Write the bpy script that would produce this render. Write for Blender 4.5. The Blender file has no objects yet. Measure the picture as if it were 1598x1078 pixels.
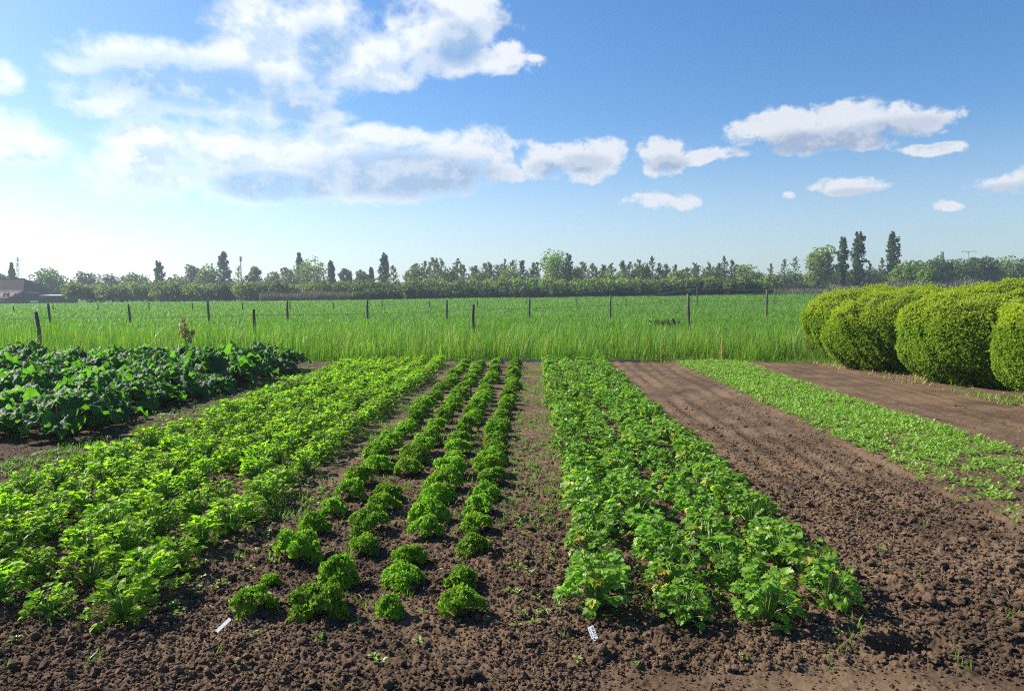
import bpy, math, random
import numpy as np
from mathutils import Vector, Matrix

random.seed(7)
RNG = np.random.default_rng(7)
R = math.radians
sc = bpy.context.scene
col = sc.collection

# ------------------------------------------------------------------ camera
F_PX, HZ, VPX = 1130.0, 460.0, 827.0          # focal length, horizon row, vanishing column of the crop rows
PITCH = math.atan((539 - HZ) / F_PX)
YAW = math.atan((VPX - 799) / F_PX)
EYE = 1.6
cam_d = bpy.data.cameras.new('camera')
cam_d.sensor_width = 36.0
cam_d.lens = 36.0 * F_PX / 1598.0
cam_d.clip_start = 0.05
cam_d.clip_end = 6000
cam = bpy.data.objects.new('camera', cam_d)
col.objects.link(cam)
cam.location = (0, 0, EYE)
cam.rotation_euler = (math.pi / 2 - PITCH, 0, YAW)
sc.camera = cam
_CM = Matrix.Rotation(YAW, 3, 'Z') @ Matrix.Rotation(math.pi / 2 - PITCH, 3, 'X')


def ray(x, y):
    d = _CM @ Vector(((x - 799) / F_PX, (539 - y) / F_PX, -1.0))
    return d.normalized()


def at(x, Y, y=None):
    """point at depth Y (world metres ahead) seen at column x (and row y)"""
    d = ray(x, HZ if y is None else y)
    k = Y / d.y
    return Vector((d.x * k, Y, EYE + d.z * k))


# ------------------------------------------------------------------ light
SUN_AZ, SUN_EL = R(-66), R(38)                # azimuth clockwise from +Y
sun_dir = Vector((math.sin(SUN_AZ) * math.cos(SUN_EL), math.cos(SUN_AZ) * math.cos(SUN_EL), math.sin(SUN_EL)))
sun_d = bpy.data.lights.new('sun', 'SUN')
sun_d.energy = 5.0
sun_d.angle = R(0.5)
sun_d.color = (1.0, 0.94, 0.82)
sun = bpy.data.objects.new('sun', sun_d)
col.objects.link(sun)
sun.rotation_euler = (-sun_dir).to_track_quat('-Z', 'Y').to_euler()
sun.location = (-60, 40, 60)

sc.view_settings.view_transform = 'Standard'
sc.view_settings.look = 'None'
sc.view_settings.gamma = 1
sc.view_settings.exposure = 1.1
sc.cycles.use_denoising = False
sc.cycles.filter_width = 1.1
sc.cycles.max_bounces = 6
sc.cycles.diffuse_bounces = 3
sc.cycles.glossy_bounces = 2
sc.cycles.transmission_bounces = 4
sc.cycles.transparent_max_bounces = 6
sc.cycles.volume_bounces = 0
sc.cycles.caustics_reflective = False
sc.cycles.caustics_refractive = False

# ------------------------------------------------------------------ sky (world, clouds placed by direction)
world = bpy.data.worlds.new('World')
sc.world = world
world.use_nodes = True
world.cycles.sampling_method = 'NONE'
wt = world.node_tree
wt.nodes.clear()


def N(tree, typ, **kw):
    n = tree.nodes.new(typ)
    for k, v in kw.items():
        setattr(n, k, v)
    return n


def plug(tree, inp, v):
    if hasattr(v, 'is_output'):
        tree.links.new(v, inp)
    elif v is not None:
        inp.default_value = v


def M(tree, op, a, b=None, c=None, clamp=False):
    n = N(tree, 'ShaderNodeMath', operation=op, use_clamp=clamp)
    plug(tree, n.inputs[0], a); plug(tree, n.inputs[1], b); plug(tree, n.inputs[2], c)
    return n.outputs[0]


def VM(tree, op, a, b=None, c=None):
    n = N(tree, 'ShaderNodeVectorMath', operation=op)
    plug(tree, n.inputs[0], a); plug(tree, n.inputs[1], b); plug(tree, n.inputs[2], c)
    return n.outputs['Value'] if op in ('DOT_PRODUCT', 'LENGTH') else n.outputs[0]


def MR(tree, v, a, b, lo=0.0, hi=1.0, smooth=True):
    n = N(tree, 'ShaderNodeMapRange', interpolation_type='SMOOTHSTEP' if smooth else 'LINEAR')
    plug(tree, n.inputs[0], v)
    for i, x in enumerate((a, b, lo, hi)):
        plug(tree, n.inputs[1 + i], x)
    return n.outputs[0]


def MIX(tree, f, a, b, typ='MIX'):
    n = N(tree, 'ShaderNodeMix', data_type='RGBA', blend_type=typ)
    plug(tree, n.inputs[0], f); plug(tree, n.inputs[6], a); plug(tree, n.inputs[7], b)
    return n.outputs[2]


# clouds: column, row, half width, half height in the photograph -> turned into azimuth and elevation
CLOUDS = [
    (470, 45, 115, 62), (560, 85, 110, 58), (415, 32, 60, 42), (600, 118, 60, 26),
    (690, 50, 95, 62), (755, 88, 85, 32), (720, 15, 80, 42), (790, 70, 30, 16), (832, 88, 20, 9),
    (125, 92, 58, 18), (250, 92, 130, 34), (380, 98, 120, 34), (250, 140, 140, 44), (410, 150, 120, 42),
    (500, 178, 50, 20), (170, 162, 60, 20),
    (30, 208, 85, 36), (4, 122, 30, 26),
    (300, 232, 140, 46), (220, 262, 90, 46), (400, 272, 120, 42), (505, 258, 140, 52), (610, 268, 150, 46),
    (590, 212, 115, 20), (725, 232, 85, 32), (560, 296, 140, 24), (785, 268, 40, 18),
    (850, 250, 40, 28), (900, 250, 60, 34), (938, 240, 30, 28),
    (1030, 245, 50, 30), (1010, 265, 20, 16), (1110, 243, 45, 14),
    (1165, 205, 32, 24), (1230, 206, 80, 28), (1330, 192, 110, 34), (1430, 182, 70, 26), (1300, 226, 110, 18),
    (1450, 230, 48, 11), (1370, 172, 60, 20), (1484, 172, 34, 11),
    (1015, 314, 50, 13), (1076, 315, 24, 13), (1330, 292, 58, 14), (1230, 309, 15, 6),
    (1570, 288, 66, 20), (1480, 325, 28, 9),
    # beyond the frame, so that the sky goes on
    (-180, 150, 160, 60), (-260, 330, 140, 30), (1760, 190, 120, 40), (500, -140, 220, 60), (1250, -220, 160, 50),
]


def cloud_group():
    g = bpy.data.node_groups.new('cloud_density', 'ShaderNodeTree')
    g.interface.new_socket('P', in_out='INPUT', socket_type='NodeSocketVector')
    g.interface.new_socket('D', in_out='OUTPUT', socket_type='NodeSocketFloat')
    gi = N(g, 'NodeGroupInput'); go = N(g, 'NodeGroupOutput')
    P = gi.outputs[0]
    w = N(g, 'ShaderNodeTexNoise'); plug(g, w.inputs['Vector'], P)
    w.inputs['Scale'].default_value = 9; w.inputs['Detail'].default_value = 2
    wv = VM(g, 'MULTIPLY_ADD', w.outputs['Color'], (0.055, 0.035, 0), (-0.0275, -0.0175, 0))
    Q = VM(g, 'ADD', P, wv)
    acc = None
    for (x, y, rx, ry) in CLOUDS:
        d = ray(x, y); a0, e0 = math.atan2(d.x, d.y), math.asin(d.z)
        d1 = ray(x + 1, y); d2 = ray(x, y - 1)
        big = 1.2 if x < 560 else 1.06
        sa = abs(math.atan2(d1.x, d1.y) - a0) * rx * big
        se = abs(math.asin(d2.z) - e0) * ry * big
        v = VM(g, 'MULTIPLY_ADD', Q, (1 / sa, 1 / se, 0), (-a0 / sa, -e0 / se, 0))
        r2 = VM(g, 'DOT_PRODUCT', v, v)
        acc = r2 if acc is None else M(g, 'SMOOTH_MIN', acc, r2, 0.35)
    n1 = N(g, 'ShaderNodeTexNoise')
    plug(g, n1.inputs['Vector'], VM(g, 'MULTIPLY', P, (1, 1.35, 1)))
    n1.inputs['Scale'].default_value = 17; n1.inputs['Detail'].default_value = 10
    n1.inputs['Roughness'].default_value = 0.6
    n2 = N(g, 'ShaderNodeTexNoise')
    plug(g, n2.inputs['Vector'], VM(g, 'MULTIPLY', Q, (1, 1.25, 1)))
    n2.inputs['Scale'].default_value = 48; n2.inputs['Detail'].default_value = 6; n2.inputs['Roughness'].default_value = 0.6
    sp = N(g, 'ShaderNodeSeparateXYZ'); plug(g, sp.inputs[0], P)
    rightw = MR(g, sp.outputs[0], -0.12, 0.06)
    base = M(g, 'SUBTRACT', 1.0, M(g, 'MINIMUM', acc, 2.6))
    D = M(g, 'MULTIPLY_ADD', M(g, 'SUBTRACT', n1.outputs[0], 0.5), M(g, 'MULTIPLY_ADD', rightw, 0.9, 2.8), M(g, 'MULTIPLY_ADD', M(g, 'SUBTRACT', n2.outputs[0], 0.5), M(g, 'MULTIPLY_ADD', rightw, 0.9, 1.4), M(g, 'ADD', base, M(g, 'MULTIPLY_ADD', rightw, -0.12, 0.17))))
    g.links.new(D, go.inputs[0])
    return g


# where the clouds are thickest and let less light through
CORES = [(310, 132, 165, 36), (470, 172, 60, 22), (505, 78, 48, 42), (715, 72, 48, 34), (640, 274, 180, 40), (430, 292, 110, 26), (855, 264, 38, 16),
         (1040, 256, 38, 14), (1290, 222, 140, 20), (1400, 200, 80, 16), (912, 256, 48, 16), (1335, 300, 50, 7), (1575, 296, 60, 10)]


def ellipses(tree, P, lst, k):
    acc = None
    for (x, y, rx, ry) in lst:
        d = ray(x, y); a0, e0 = math.atan2(d.x, d.y), math.asin(d.z)
        sa, se = rx / F_PX * 0.9, ry / F_PX * 0.96
        v = VM(tree, 'MULTIPLY_ADD', P, (1 / sa, 1 / se, 0), (-a0 / sa, -e0 / se, 0))
        r2 = VM(tree, 'DOT_PRODUCT', v, v)
        acc = r2 if acc is None else M(tree, 'SMOOTH_MIN', acc, r2, k)
    return acc


tc = N(wt, 'ShaderNodeTexCoord')
dirn = VM(wt, 'NORMALIZE', tc.outputs['Generated'])
sx = N(wt, 'ShaderNodeSeparateXYZ'); wt.links.new(dirn, sx.inputs[0])
az = M(wt, 'ARCTAN2', sx.outputs[0], sx.outputs[1])
el = M(wt, 'ARCSINE', sx.outputs[2])
cx = N(wt, 'ShaderNodeCombineXYZ'); plug(wt, cx.inputs[0], az); plug(wt, cx.inputs[1], el)
cg = cloud_group()
g1 = N(wt, 'ShaderNodeGroup'); g1.node_tree = cg; wt.links.new(cx.outputs[0], g1.inputs[0])
g2 = N(wt, 'ShaderNodeGroup'); g2.node_tree = cg
wt.links.new(VM(wt, 'ADD', cx.outputs[0], (-0.014, 0.024, 0)), g2.inputs[0])
D1, D2 = g1.outputs[0], g2.outputs[0]
cover = MR(wt, D1, -0.1, M(wt, 'MULTIPLY_ADD', MR(wt, VM(wt, 'DOT_PRODUCT', dirn, tuple(sun_dir)), 0.35, 0.8), 0.75, 0.75))
facing = MR(wt, M(wt, 'SUBTRACT', D1, D2), -0.42, 0.62)
thick = MR(wt, D1, 0.35, 1.35)
core = MR(wt, M(wt, 'MULTIPLY_ADD', M(wt, 'SUBTRACT', D1, 1.0), -0.45, ellipses(wt, cx.outputs[0], CORES, 0.3)), 1.7, 0.1)
shade = M(wt, 'MULTIPLY', thick, M(wt, 'MULTIPLY_ADD', facing, -1.15, 1.25), clamp=True)
sunward = VM(wt, 'DOT_PRODUCT', dirn, tuple(sun_dir))
left = MR(wt, sunward, 0.28, 0.8)
bright = MIX(wt, left, (5.9, 6.1, 6.4, 1), (7.6, 7.8, 8.0, 1))
dark = MIX(wt, left, (2.7, 3.3, 4.5, 1), (2.6, 4.3, 6.3, 1))
shade = M(wt, 'MAXIMUM', M(wt, 'MULTIPLY', shade, 0.6), M(wt, 'MULTIPLY', core, M(wt, 'MULTIPLY_ADD', facing, -0.55, 1.1)), clamp=True)
ccol = MIX(wt, shade, bright, dark)
sky = N(wt, 'ShaderNodeTexSky', sky_type='NISHITA')
sky.sun_disc = False
sky.sun_elevation = SUN_EL
sky.sun_rotation = SUN_AZ
sky.air_density = 1.0
sky.dust_density = 0.8
sky.ozone_density = 2.0
hs = N(wt, 'ShaderNodeHueSaturation'); plug(wt, hs.inputs['Saturation'], MR(wt, sx.outputs[2], 0.06, 0.24, 0.85, 1.28))
plug(wt, hs.inputs['Color'], sky.outputs[0])
tint = MIX(wt, 1.0, hs.outputs[0], (0.86, 0.98, 1.10, 1), 'MULTIPLY')
final = MIX(wt, M(wt, 'MULTIPLY', cover, 0.93), tint, ccol)
bg = N(wt, 'ShaderNodeBackground'); plug(wt, bg.inputs[0], final)
bg.inputs[1].default_value = 0.067
wo = N(wt, 'ShaderNodeOutputWorld'); wt.links.new(bg.outputs[0], wo.inputs[0])


# ------------------------------------------------------------------ helpers: tags, meshes, noise
def tag(o, label=None, cat=None, group=None, kind=None):
    if label: o['label'] = label
    if cat: o['category'] = cat
    if group: o['group'] = group
    if kind: o['kind'] = kind
    return o


def empty(name, loc=(0, 0, 0), rz=0.0):
    o = bpy.data.objects.new(name, None)
    o.empty_display_size = 0.1
    col.objects.link(o)
    o.location = loc
    o.rotation_euler = (0, 0, rz)
    return o


def copy_tree(o):
    c = o.copy(); col.objects.link(c)
    for ch in list(o.children):
        d = ch.copy(); col.objects.link(d); d.parent = c
        for g in list(ch.children):
            e = g.copy(); col.objects.link(e); e.parent = d
    return c


class Geo:
    """triangles collected as numpy arrays, built as ONE mesh"""
    def __init__(s): s.v, s.t, s.m, s.n = [], [], [], 0

    def add(s, v, t, m=0):
        v = np.asarray(v, float).reshape(-1, 3); t = np.asarray(t, int).reshape(-1, 3)
        s.v.append(v); s.t.append(t + s.n)
        s.m.append(np.full(len(t), m) if np.isscalar(m) else np.asarray(m))
        s.n += len(v)
        return s

    def arrays(s): return np.concatenate(s.v), np.concatenate(s.t), np.concatenate(s.m)

    def mesh(s, name, mats, smooth=False):
        v, t, m = s.arrays()
        me = bpy.data.meshes.new(name)
        me.vertices.add(len(v)); me.vertices.foreach_set('co', v.astype(np.float32).ravel())
        me.loops.add(t.size); me.loops.foreach_set('vertex_index', t.astype(np.int32).ravel())
        me.polygons.add(len(t))
        me.polygons.foreach_set('loop_start', np.arange(0, t.size, 3, dtype=np.int32))
        me.polygons.foreach_set('material_index', m.astype(np.int32))
        me.polygons.foreach_set('use_smooth', np.full(len(t), smooth))
        for x in (mats if isinstance(mats, (list, tuple)) else [mats]): me.materials.append(x)
        me.update(calc_edges=True)
        return me

    def build(s, name, mats, parent=None, smooth=False, loc=None):
        return link(name, s.mesh(name, mats, smooth), parent, loc)


def link(name, me, parent=None, loc=None):
    o = bpy.data.objects.new(name, me)
    col.objects.link(o)
    if parent: o.parent = parent
    if loc is not None: o.location = loc
    return o


def box(g, c, s, rz=0.0, m=0, tilt=None):
    x, y, z = np.array(s) / 2
    v = np.array([[a * x, b * y, d * z] for a in (-1, 1) for b in (-1, 1) for d in (-1, 1)], float)
    v = v @ np.array(Matrix.Rotation(rz, 3, 'Z')).T
    if tilt is not None: v = v @ np.array(tilt).T
    q = [(0, 1, 3, 2), (4, 6, 7, 5), (0, 4, 5, 1), (2, 3, 7, 6), (0, 2, 6, 4), (1, 5, 7, 3)]
    t = [k for a, b, c_, d in q for k in ((a, b, c_), (a, c_, d))]
    g.add(v + np.array(c), t, m)


def tube(g, pts, rad, n=6, m=0, cap=True):
    pts = np.asarray(pts, float); k = len(pts)
    rad = np.full(k, rad) if np.isscalar(rad) else np.asarray(rad, float)
    tan = np.gradient(pts, axis=0); tan /= np.linalg.norm(tan, axis=1)[:, None] + 1e-9
    ref = np.array([0, 0, 1.0]) if abs(tan[0][2]) < 0.9 else np.array([1.0, 0, 0])
    a = np.cross(tan, ref); a /= np.linalg.norm(a, axis=1)[:, None] + 1e-9
    b = np.cross(tan, a)
    th = np.arange(n) / n * 2 * np.pi
    v = pts[:, None] + rad[:, None, None] * (a[:, None] * np.cos(th)[None, :, None] + b[:, None] * np.sin(th)[None, :, None])
    v = v.reshape(-1, 3); t = []
    for i in range(k - 1):
        for j in range(n):
            p, q = i * n + j, i * n + (j + 1) % n
            t += [(p, q, q + n), (p, q + n, p + n)]
    if cap:
        v = np.vstack([v, pts[-1] + tan[-1] * rad[-1] * 0.3]); e = len(v) - 1
        t += [((k - 1) * n + j, (k - 1) * n + (j + 1) % n, e) for j in range(n)]
    g.add(v, t, m)


def rots(az, tilt, spin=None):
    """N matrices: spin about z, tilt about x, then turn about z by az"""
    az, tilt = np.asarray(az), np.asarray(tilt)
    spin = np.zeros_like(az) if spin is None else spin
    def rz(a):
        o, z = np.ones_like(a), np.zeros_like(a)
        return np.stack([np.stack([np.cos(a), -np.sin(a), z], -1), np.stack([np.sin(a), np.cos(a), z], -1), np.stack([z, z, o], -1)], -2)
    o, z = np.ones_like(az), np.zeros_like(az)
    rx = np.stack([np.stack([o, z, z], -1), np.stack([z, np.cos(tilt), -np.sin(tilt)], -1), np.stack([z, np.sin(tilt), np.cos(tilt)], -1)], -2)
    return rz(az) @ rx @ rz(spin)


def frames(nrm, rng):
    """N matrices whose z axis is nrm, with a random spin"""
    nrm = nrm / (np.linalg.norm(nrm, axis=1)[:, None] + 1e-9)
    r = rng.normal(size=nrm.shape)
    a = np.cross(nrm, r); a /= np.linalg.norm(a, axis=1)[:, None] + 1e-9
    return np.stack([a, np.cross(nrm, a), nrm], -1)


def scatter(g, tpl, pos, rot, scale):
    v, t, m = tpl
    n = len(pos)
    if n == 0: return
    scale = np.asarray(scale)
    sv = v[None] * (scale[:, None, None] if scale.ndim == 1 else scale[:, None, :])
    V = np.einsum('nij,nkj->nki', rot, sv) + pos[:, None]
    T = t[None] + (np.arange(n) * len(v))[:, None, None]
    g.add(V.reshape(-1, 3), T.reshape(-1, 3), np.tile(m, n))


_TB = RNG.random((16, 256, 256))


def vnoise(x, y, s=0):
    xi, yi = np.floor(x).astype(int), np.floor(y).astype(int)
    fx, fy = x - xi, y - yi
    fx, fy = fx * fx * (3 - 2 * fx), fy * fy * (3 - 2 * fy)
    T = _TB[s % 16]
    a, b = T[xi & 255, yi & 255], T[(xi + 1) & 255, yi & 255]
    c, d = T[xi & 255, (yi + 1) & 255], T[(xi + 1) & 255, (yi + 1) & 255]
    return (a * (1 - fx) + b * fx) * (1 - fy) + (c * (1 - fx) + d * fx) * fy


def fbm(x, y, octv=4, s=0):
    r, a, n = 0, 0.5, 0
    for i in range(octv):
        r = r + a * vnoise(x * 2 ** i + 17.3 * i, y * 2 ** i + 9.1 * i, s + i); n += a; a *= 0.5
    return r / n


def worley(x, y, s=0):
    xi, yi = np.floor(x).astype(int), np.floor(y).astype(int)
    best = np.full(np.shape(x), 9.0); rnd = np.zeros(np.shape(x))
    for i in (-1, 0, 1):
        for j in (-1, 0, 1):
            a, b = (xi + i) & 255, (yi + j) & 255
            px, py = xi + i + _TB[s % 16][a, b], yi + j + _TB[(s + 1) % 16][a, b]
            d = np.hypot(px - x, py - y); k = d < best
            best = np.where(k, d, best); rnd = np.where(k, _TB[(s + 2) % 16][a, b], rnd)
    return best, rnd


def sstep(x, a, b):
    t = np.clip((np.asarray(x, float) - a) / (b - a), 0, 1)
    return t * t * (3 - 2 * t)


# ------------------------------------------------------------------ materials
def mat(name):
    m = bpy.data.materials.new(name); m.use_nodes = True
    t = m.node_tree; t.nodes.clear()
    return m, t, N(t, 'ShaderNodeOutputMaterial')


def principled(t, colr, rough=0.6, spec=0.3, **kw):
    p = N(t, 'ShaderNodeBsdfPrincipled')
    plug(t, p.inputs['Base Color'], colr if hasattr(colr, 'is_output') else (*colr, 1))
    plug(t, p.inputs['Roughness'], rough)
    p.inputs['Specular IOR Level'].default_value = spec
    for k, v in kw.items(): plug(t, p.inputs[k], v)
    return p


def noise(t, scale, detail=3, vec=None, rough=0.5):
    n = N(t, 'ShaderNodeTexNoise')
    if vec is None:
        vec = N(t, 'ShaderNodeNewGeometry').outputs['Position']
    plug(t, n.inputs['Vector'], vec)
    n.inputs['Scale'].default_value = scale; n.inputs['Detail'].default_value = detail
    n.inputs['Roughness'].default_value = rough
    return n.outputs[0]


def leaf_mat(name, c1, c2, trans=0.45, tcol=None, rough=0.45, spec=0.35, patch=1.5, objvar=0.0, c3=None, f3=0.15, bump=0.0):
    """leaf: glossy-diffuse front mixed with light let through; every leaf (mesh island) its own tone"""
    m, t, out = mat(name)
    gi = N(t, 'ShaderNodeNewGeometry')
    f = M(t, 'MULTIPLY_ADD', noise(t, patch, 2), 0.7, M(t, 'MULTIPLY_ADD', gi.outputs['Random Per Island'], 0.7, -0.2), clamp=True)
    c = MIX(t, f, (*c1, 1), (*c2, 1))
    if c3:
        hit = M(t, 'LESS_THAN', M(t, 'FRACT', M(t, 'MULTIPLY', gi.outputs['Random Per Island'], 37.7)), f3)
        c = MIX(t, hit, c, (*c3, 1))
    if objvar:
        oi = N(t, 'ShaderNodeObjectInfo')
        h = N(t, 'ShaderNodeHueSaturation')
        plug(t, h.inputs['Value'], M(t, 'MULTIPLY_ADD', oi.outputs['Random'], 2 * objvar, 1 - objvar))
        plug(t, h.inputs['Hue'], M(t, 'MULTIPLY_ADD', oi.outputs['Random'], 0.04 * objvar, 0.5 - 0.02 * objvar))
        plug(t, h.inputs['Color'], c); c = h.outputs[0]
    p = principled(t, c, rough, spec)
    if bump:
        b = N(t, 'ShaderNodeBump'); b.inputs['Strength'].default_value = bump; b.inputs['Distance'].default_value = 0.02
        plug(t, b.inputs['Height'], noise(t, 38, 3)); t.links.new(b.outputs[0], p.inputs['Normal'])
    tr = N(t, 'ShaderNodeBsdfTranslucent')
    tint_ = tcol or (1.25, 1.5, 0.55)
    plug(t, tr.inputs[0], MIX(t, 1.0, c, (*tint_, 1), 'MULTIPLY'))
    mx = N(t, 'ShaderNodeMixShader'); mx.inputs[0].default_value = trans
    t.links.new(p.outputs[0], mx.inputs[1]); t.links.new(tr.outputs[0], mx.inputs[2])
    t.links.new(mx.outputs[0], out.inputs[0])
    return m


def plain_mat(name, c1, c2=None, rough=0.7, spec=0.25, scale=6.0, bump=0.0, bscale=40.0, stretch=None):
    m, t, out = mat(name)
    vec = N(t, 'ShaderNodeTexCoord').outputs['Object']
    if stretch: vec = VM(t, 'MULTIPLY', vec, stretch)
    c = MIX(t, MR(t, noise(t, scale, 4, vec), 0.3, 0.7), (*c1, 1), (*(c2 or c1), 1))
    p = principled(t, c, rough, spec)
    if bump:
        b = N(t, 'ShaderNodeBump'); b.inputs['Strength'].default_value = bump; b.inputs['Distance'].default_value = 0.01
        plug(t, b.inputs['Height'], noise(t, bscale, 4, vec)); t.links.new(b.outputs[0], p.inputs['Normal'])
    t.links.new(p.outputs[0], out.inputs[0])
    return m


def soil_mat(name, dry=(0.144, 0.093, 0.057), wet=(0.052, 0.033, 0.020), bump=0.6, each=False):
    m, t, out = mat(name)
    pos = N(t, 'ShaderNodeNewGeometry').outputs['Position']
    f = M(t, 'MULTIPLY_ADD', noise(t, 60, 5, pos, 0.7), 0.7, M(t, 'MULTIPLY_ADD', noise(t, 1.1, 5, pos, 0.65), 0.95, -0.22))
    sp = N(t, 'ShaderNodeSeparateXYZ'); plug(t, sp.inputs[0], pos)
    damp_and_shade = MR(t, M(t, 'MULTIPLY_ADD', noise(t, 2.0, 3, pos), 1.2, sp.outputs[0]), -3.0, -4.2, 0.0, 0.62)      # moist humus and the rhubarb's shade on the path, painted as darker soil
    c = MIX(t, M(t, 'SUBTRACT', MR(t, f, 0.35, 0.85), damp_and_shade, clamp=True), (*wet, 1), (*dry, 1))
    c = MIX(t, MR(t, noise(t, 140, 2, pos), 0.66, 0.76), c, (0.19, 0.135, 0.092, 1))
    if each:
        c = MIX(t, M(t, 'MULTIPLY', N(t, 'ShaderNodeNewGeometry').outputs['Random Per Island'], 0.75), c, (0.070, 0.046, 0.033, 1))
    p = principled(t, c, 0.95, 0.12)
    b = N(t, 'ShaderNodeBump'); b.inputs['Strength'].default_value = bump; b.inputs['Distance'].default_value = 0.006
    plug(t, b.inputs['Height'], noise(t, 170, 5, pos, 0.7)); t.links.new(b.outputs[0], p.inputs['Normal'])
    t.links.new(p.outputs[0], out.inputs[0])
    return m


MT = {}
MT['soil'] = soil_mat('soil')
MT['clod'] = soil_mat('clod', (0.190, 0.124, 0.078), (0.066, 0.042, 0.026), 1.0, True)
MT['celery'] = leaf_mat('celery_leaf', (0.165, 0.285, 0.018), (0.28, 0.43, 0.030), 0.58, rough=0.5, spec=0.25, objvar=0.2, c3=(0.40, 0.40, 0.05), f3=0.025)
MT['celery_stem'] = leaf_mat('celery_stem', (0.12, 0.24, 0.04), (0.17, 0.30, 0.06), 0.3)
MT['curly'] = leaf_mat('curly_leaf', (0.14, 0.27, 0.018), (0.27, 0.40, 0.034), 0.52, rough=0.6, spec=0.2, objvar=0.22)
MT['flat'] = leaf_mat('flat_leaf', (0.11, 0.235, 0.022), (0.21, 0.36, 0.04), 0.5, rough=0.45, spec=0.38, objvar=0.2, c3=(0.42, 0.38, 0.05), f3=0.02)
MT['flat_stem'] = leaf_mat('flat_stem', (0.14, 0.24, 0.05), (0.24, 0.32, 0.08), 0.3)
MT['seedling'] = leaf_mat('seedling_leaf', (0.15, 0.28, 0.03), (0.26, 0.42, 0.07), 0.45, rough=0.42, spec=0.45)
MT['weed'] = leaf_mat('weed_leaf', (0.09, 0.19, 0.025), (0.17, 0.29, 0.045), 0.42)
MT['dry'] = leaf_mat('dry_grass', (0.34, 0.26, 0.10), (0.52, 0.43, 0.20), 0.3, (1.1, 1.0, 0.8))
MT['rhubarb'] = leaf_mat('rhubarb_leaf', (0.036, 0.095, 0.020), (0.095, 0.21, 0.032), 0.5, (1.6, 2.1, 0.5), rough=0.56, spec=0.3, patch=3, bump=0.5)
MT['rhubarb_stem'] = leaf_mat('rhubarb_stem', (0.16, 0.14, 0.04), (0.22, 0.08, 0.05), 0.15)
MT['rhubarb_flower'] = leaf_mat('rhubarb_flower', (0.32, 0.33, 0.12), (0.45, 0.40, 0.17), 0.3, (1.1, 1.1, 0.7))
MT['tall'] = leaf_mat('tall_grass', (0.055, 0.145, 0.018), (0.14, 0.27, 0.026), 0.5, patch=0.6, c3=(0.30, 0.36, 0.06), f3=0.14)
MT['pasture'] = leaf_mat('pasture_grass', (0.050, 0.14, 0.014), (0.135, 0.27, 0.024), 0.5, patch=0.35, c3=(0.22, 0.30, 0.05), f3=.10)
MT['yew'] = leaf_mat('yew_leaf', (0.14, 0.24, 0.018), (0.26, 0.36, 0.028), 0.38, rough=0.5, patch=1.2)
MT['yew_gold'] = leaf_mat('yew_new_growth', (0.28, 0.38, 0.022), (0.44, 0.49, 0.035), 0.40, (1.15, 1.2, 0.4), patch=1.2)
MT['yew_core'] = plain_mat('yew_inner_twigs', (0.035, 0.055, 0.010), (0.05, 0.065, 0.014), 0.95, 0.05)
MT['bark'] = plain_mat('bark', (0.09, 0.07, 0.055), (0.15, 0.12, 0.09), 0.9, 0.1, 3)
MT['post'] = plain_mat('post_wood', (0.075, 0.062, 0.05), (0.15, 0.125, 0.1), 0.85, 0.15, 8, 0.5, 60, (6, 6, 0.6))
MT['plank'] = plain_mat('plank_wood', (0.30, 0.26, 0.22), (0.46, 0.41, 0.35), 0.85, 0.15, 8, 0.5, 60, (0.6, 6, 6))
MT['wire'] = plain_mat('fence_tape', (0.42, 0.44, 0.44), (0.5, 0.5, 0.5), 0.4, 0.5)
MT['wire_dark'] = plain_mat('fence_wire', (0.12, 0.12, 0.11), (0.2, 0.2, 0.19), 0.5, 0.5)
MT['insulator'] = plain_mat('insulator_plastic', (0.03, 0.03, 0.03), (0.05, 0.05, 0.05), 0.4, 0.5)
MT['stake'] = plain_mat('stake_yellow', (0.50, 0.38, 0.08), (0.58, 0.44, 0.12), 0.55, 0.3)
MT['twine'] = plain_mat('orange_twine', (0.42, 0.20, 0.08), (0.48, 0.25, 0.11), 0.7, 0.2)
MT['white_plastic'] = plain_mat('label_plastic', (0.66, 0.67, 0.67), (0.58, 0.59, 0.58), 0.5, 0.3, 30)
MT['ink'] = plain_mat('label_ink', (0.012, 0.016, 0.03), None, 0.6, 0.2)
MT['metal'] = plain_mat('galvanised_steel', (0.30, 0.32, 0.34), (0.38, 0.40, 0.42), 0.5, 0.5)


def ground_mat():
    m, t, out = mat('ground')
    pos = N(t, 'ShaderNodeNewGeometry').outputs['Position']
    a = noise(t, 0.09, 5, pos, 0.6); b = noise(t, 2.2, 5, pos, 0.7)
    c = MIX(t, MR(t, a, 0.35, 0.65), (0.05, 0.11, 0.014, 1), (0.095, 0.17, 0.02, 1))
    c = MIX(t, MR(t, b, 0.45, 0.75), c, (0.03, 0.075, 0.012, 1))
    p = principled(t, c, 0.95, 0.1)
    bp = N(t, 'ShaderNodeBump'); bp.inputs['Strength'].default_value = 0.8; bp.inputs['Distance'].default_value = 0.15
    plug(t, bp.inputs['Height'], noise(t, 6, 6, pos, 0.75)); t.links.new(bp.outputs[0], p.inputs['Normal'])
    t.links.new(p.outputs[0], out.inputs[0])
    return m


MT['ground'] = ground_mat()


# ------------------------------------------------------------------ terrain
def ground_z(x, y):
    """the pasture rises a little away from the beds, more so to the right"""
    x, y = np.asarray(x, float), np.asarray(y, float)
    k = np.clip((x + 85) / 125, 0, 1.25)
    return -0.06 + 1.62 * k * sstep(y, 24, 112) + 0.08 * (fbm(x * 0.15, y * 0.15, 3, 5) - 0.5) * sstep(y, 20, 30)


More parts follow.
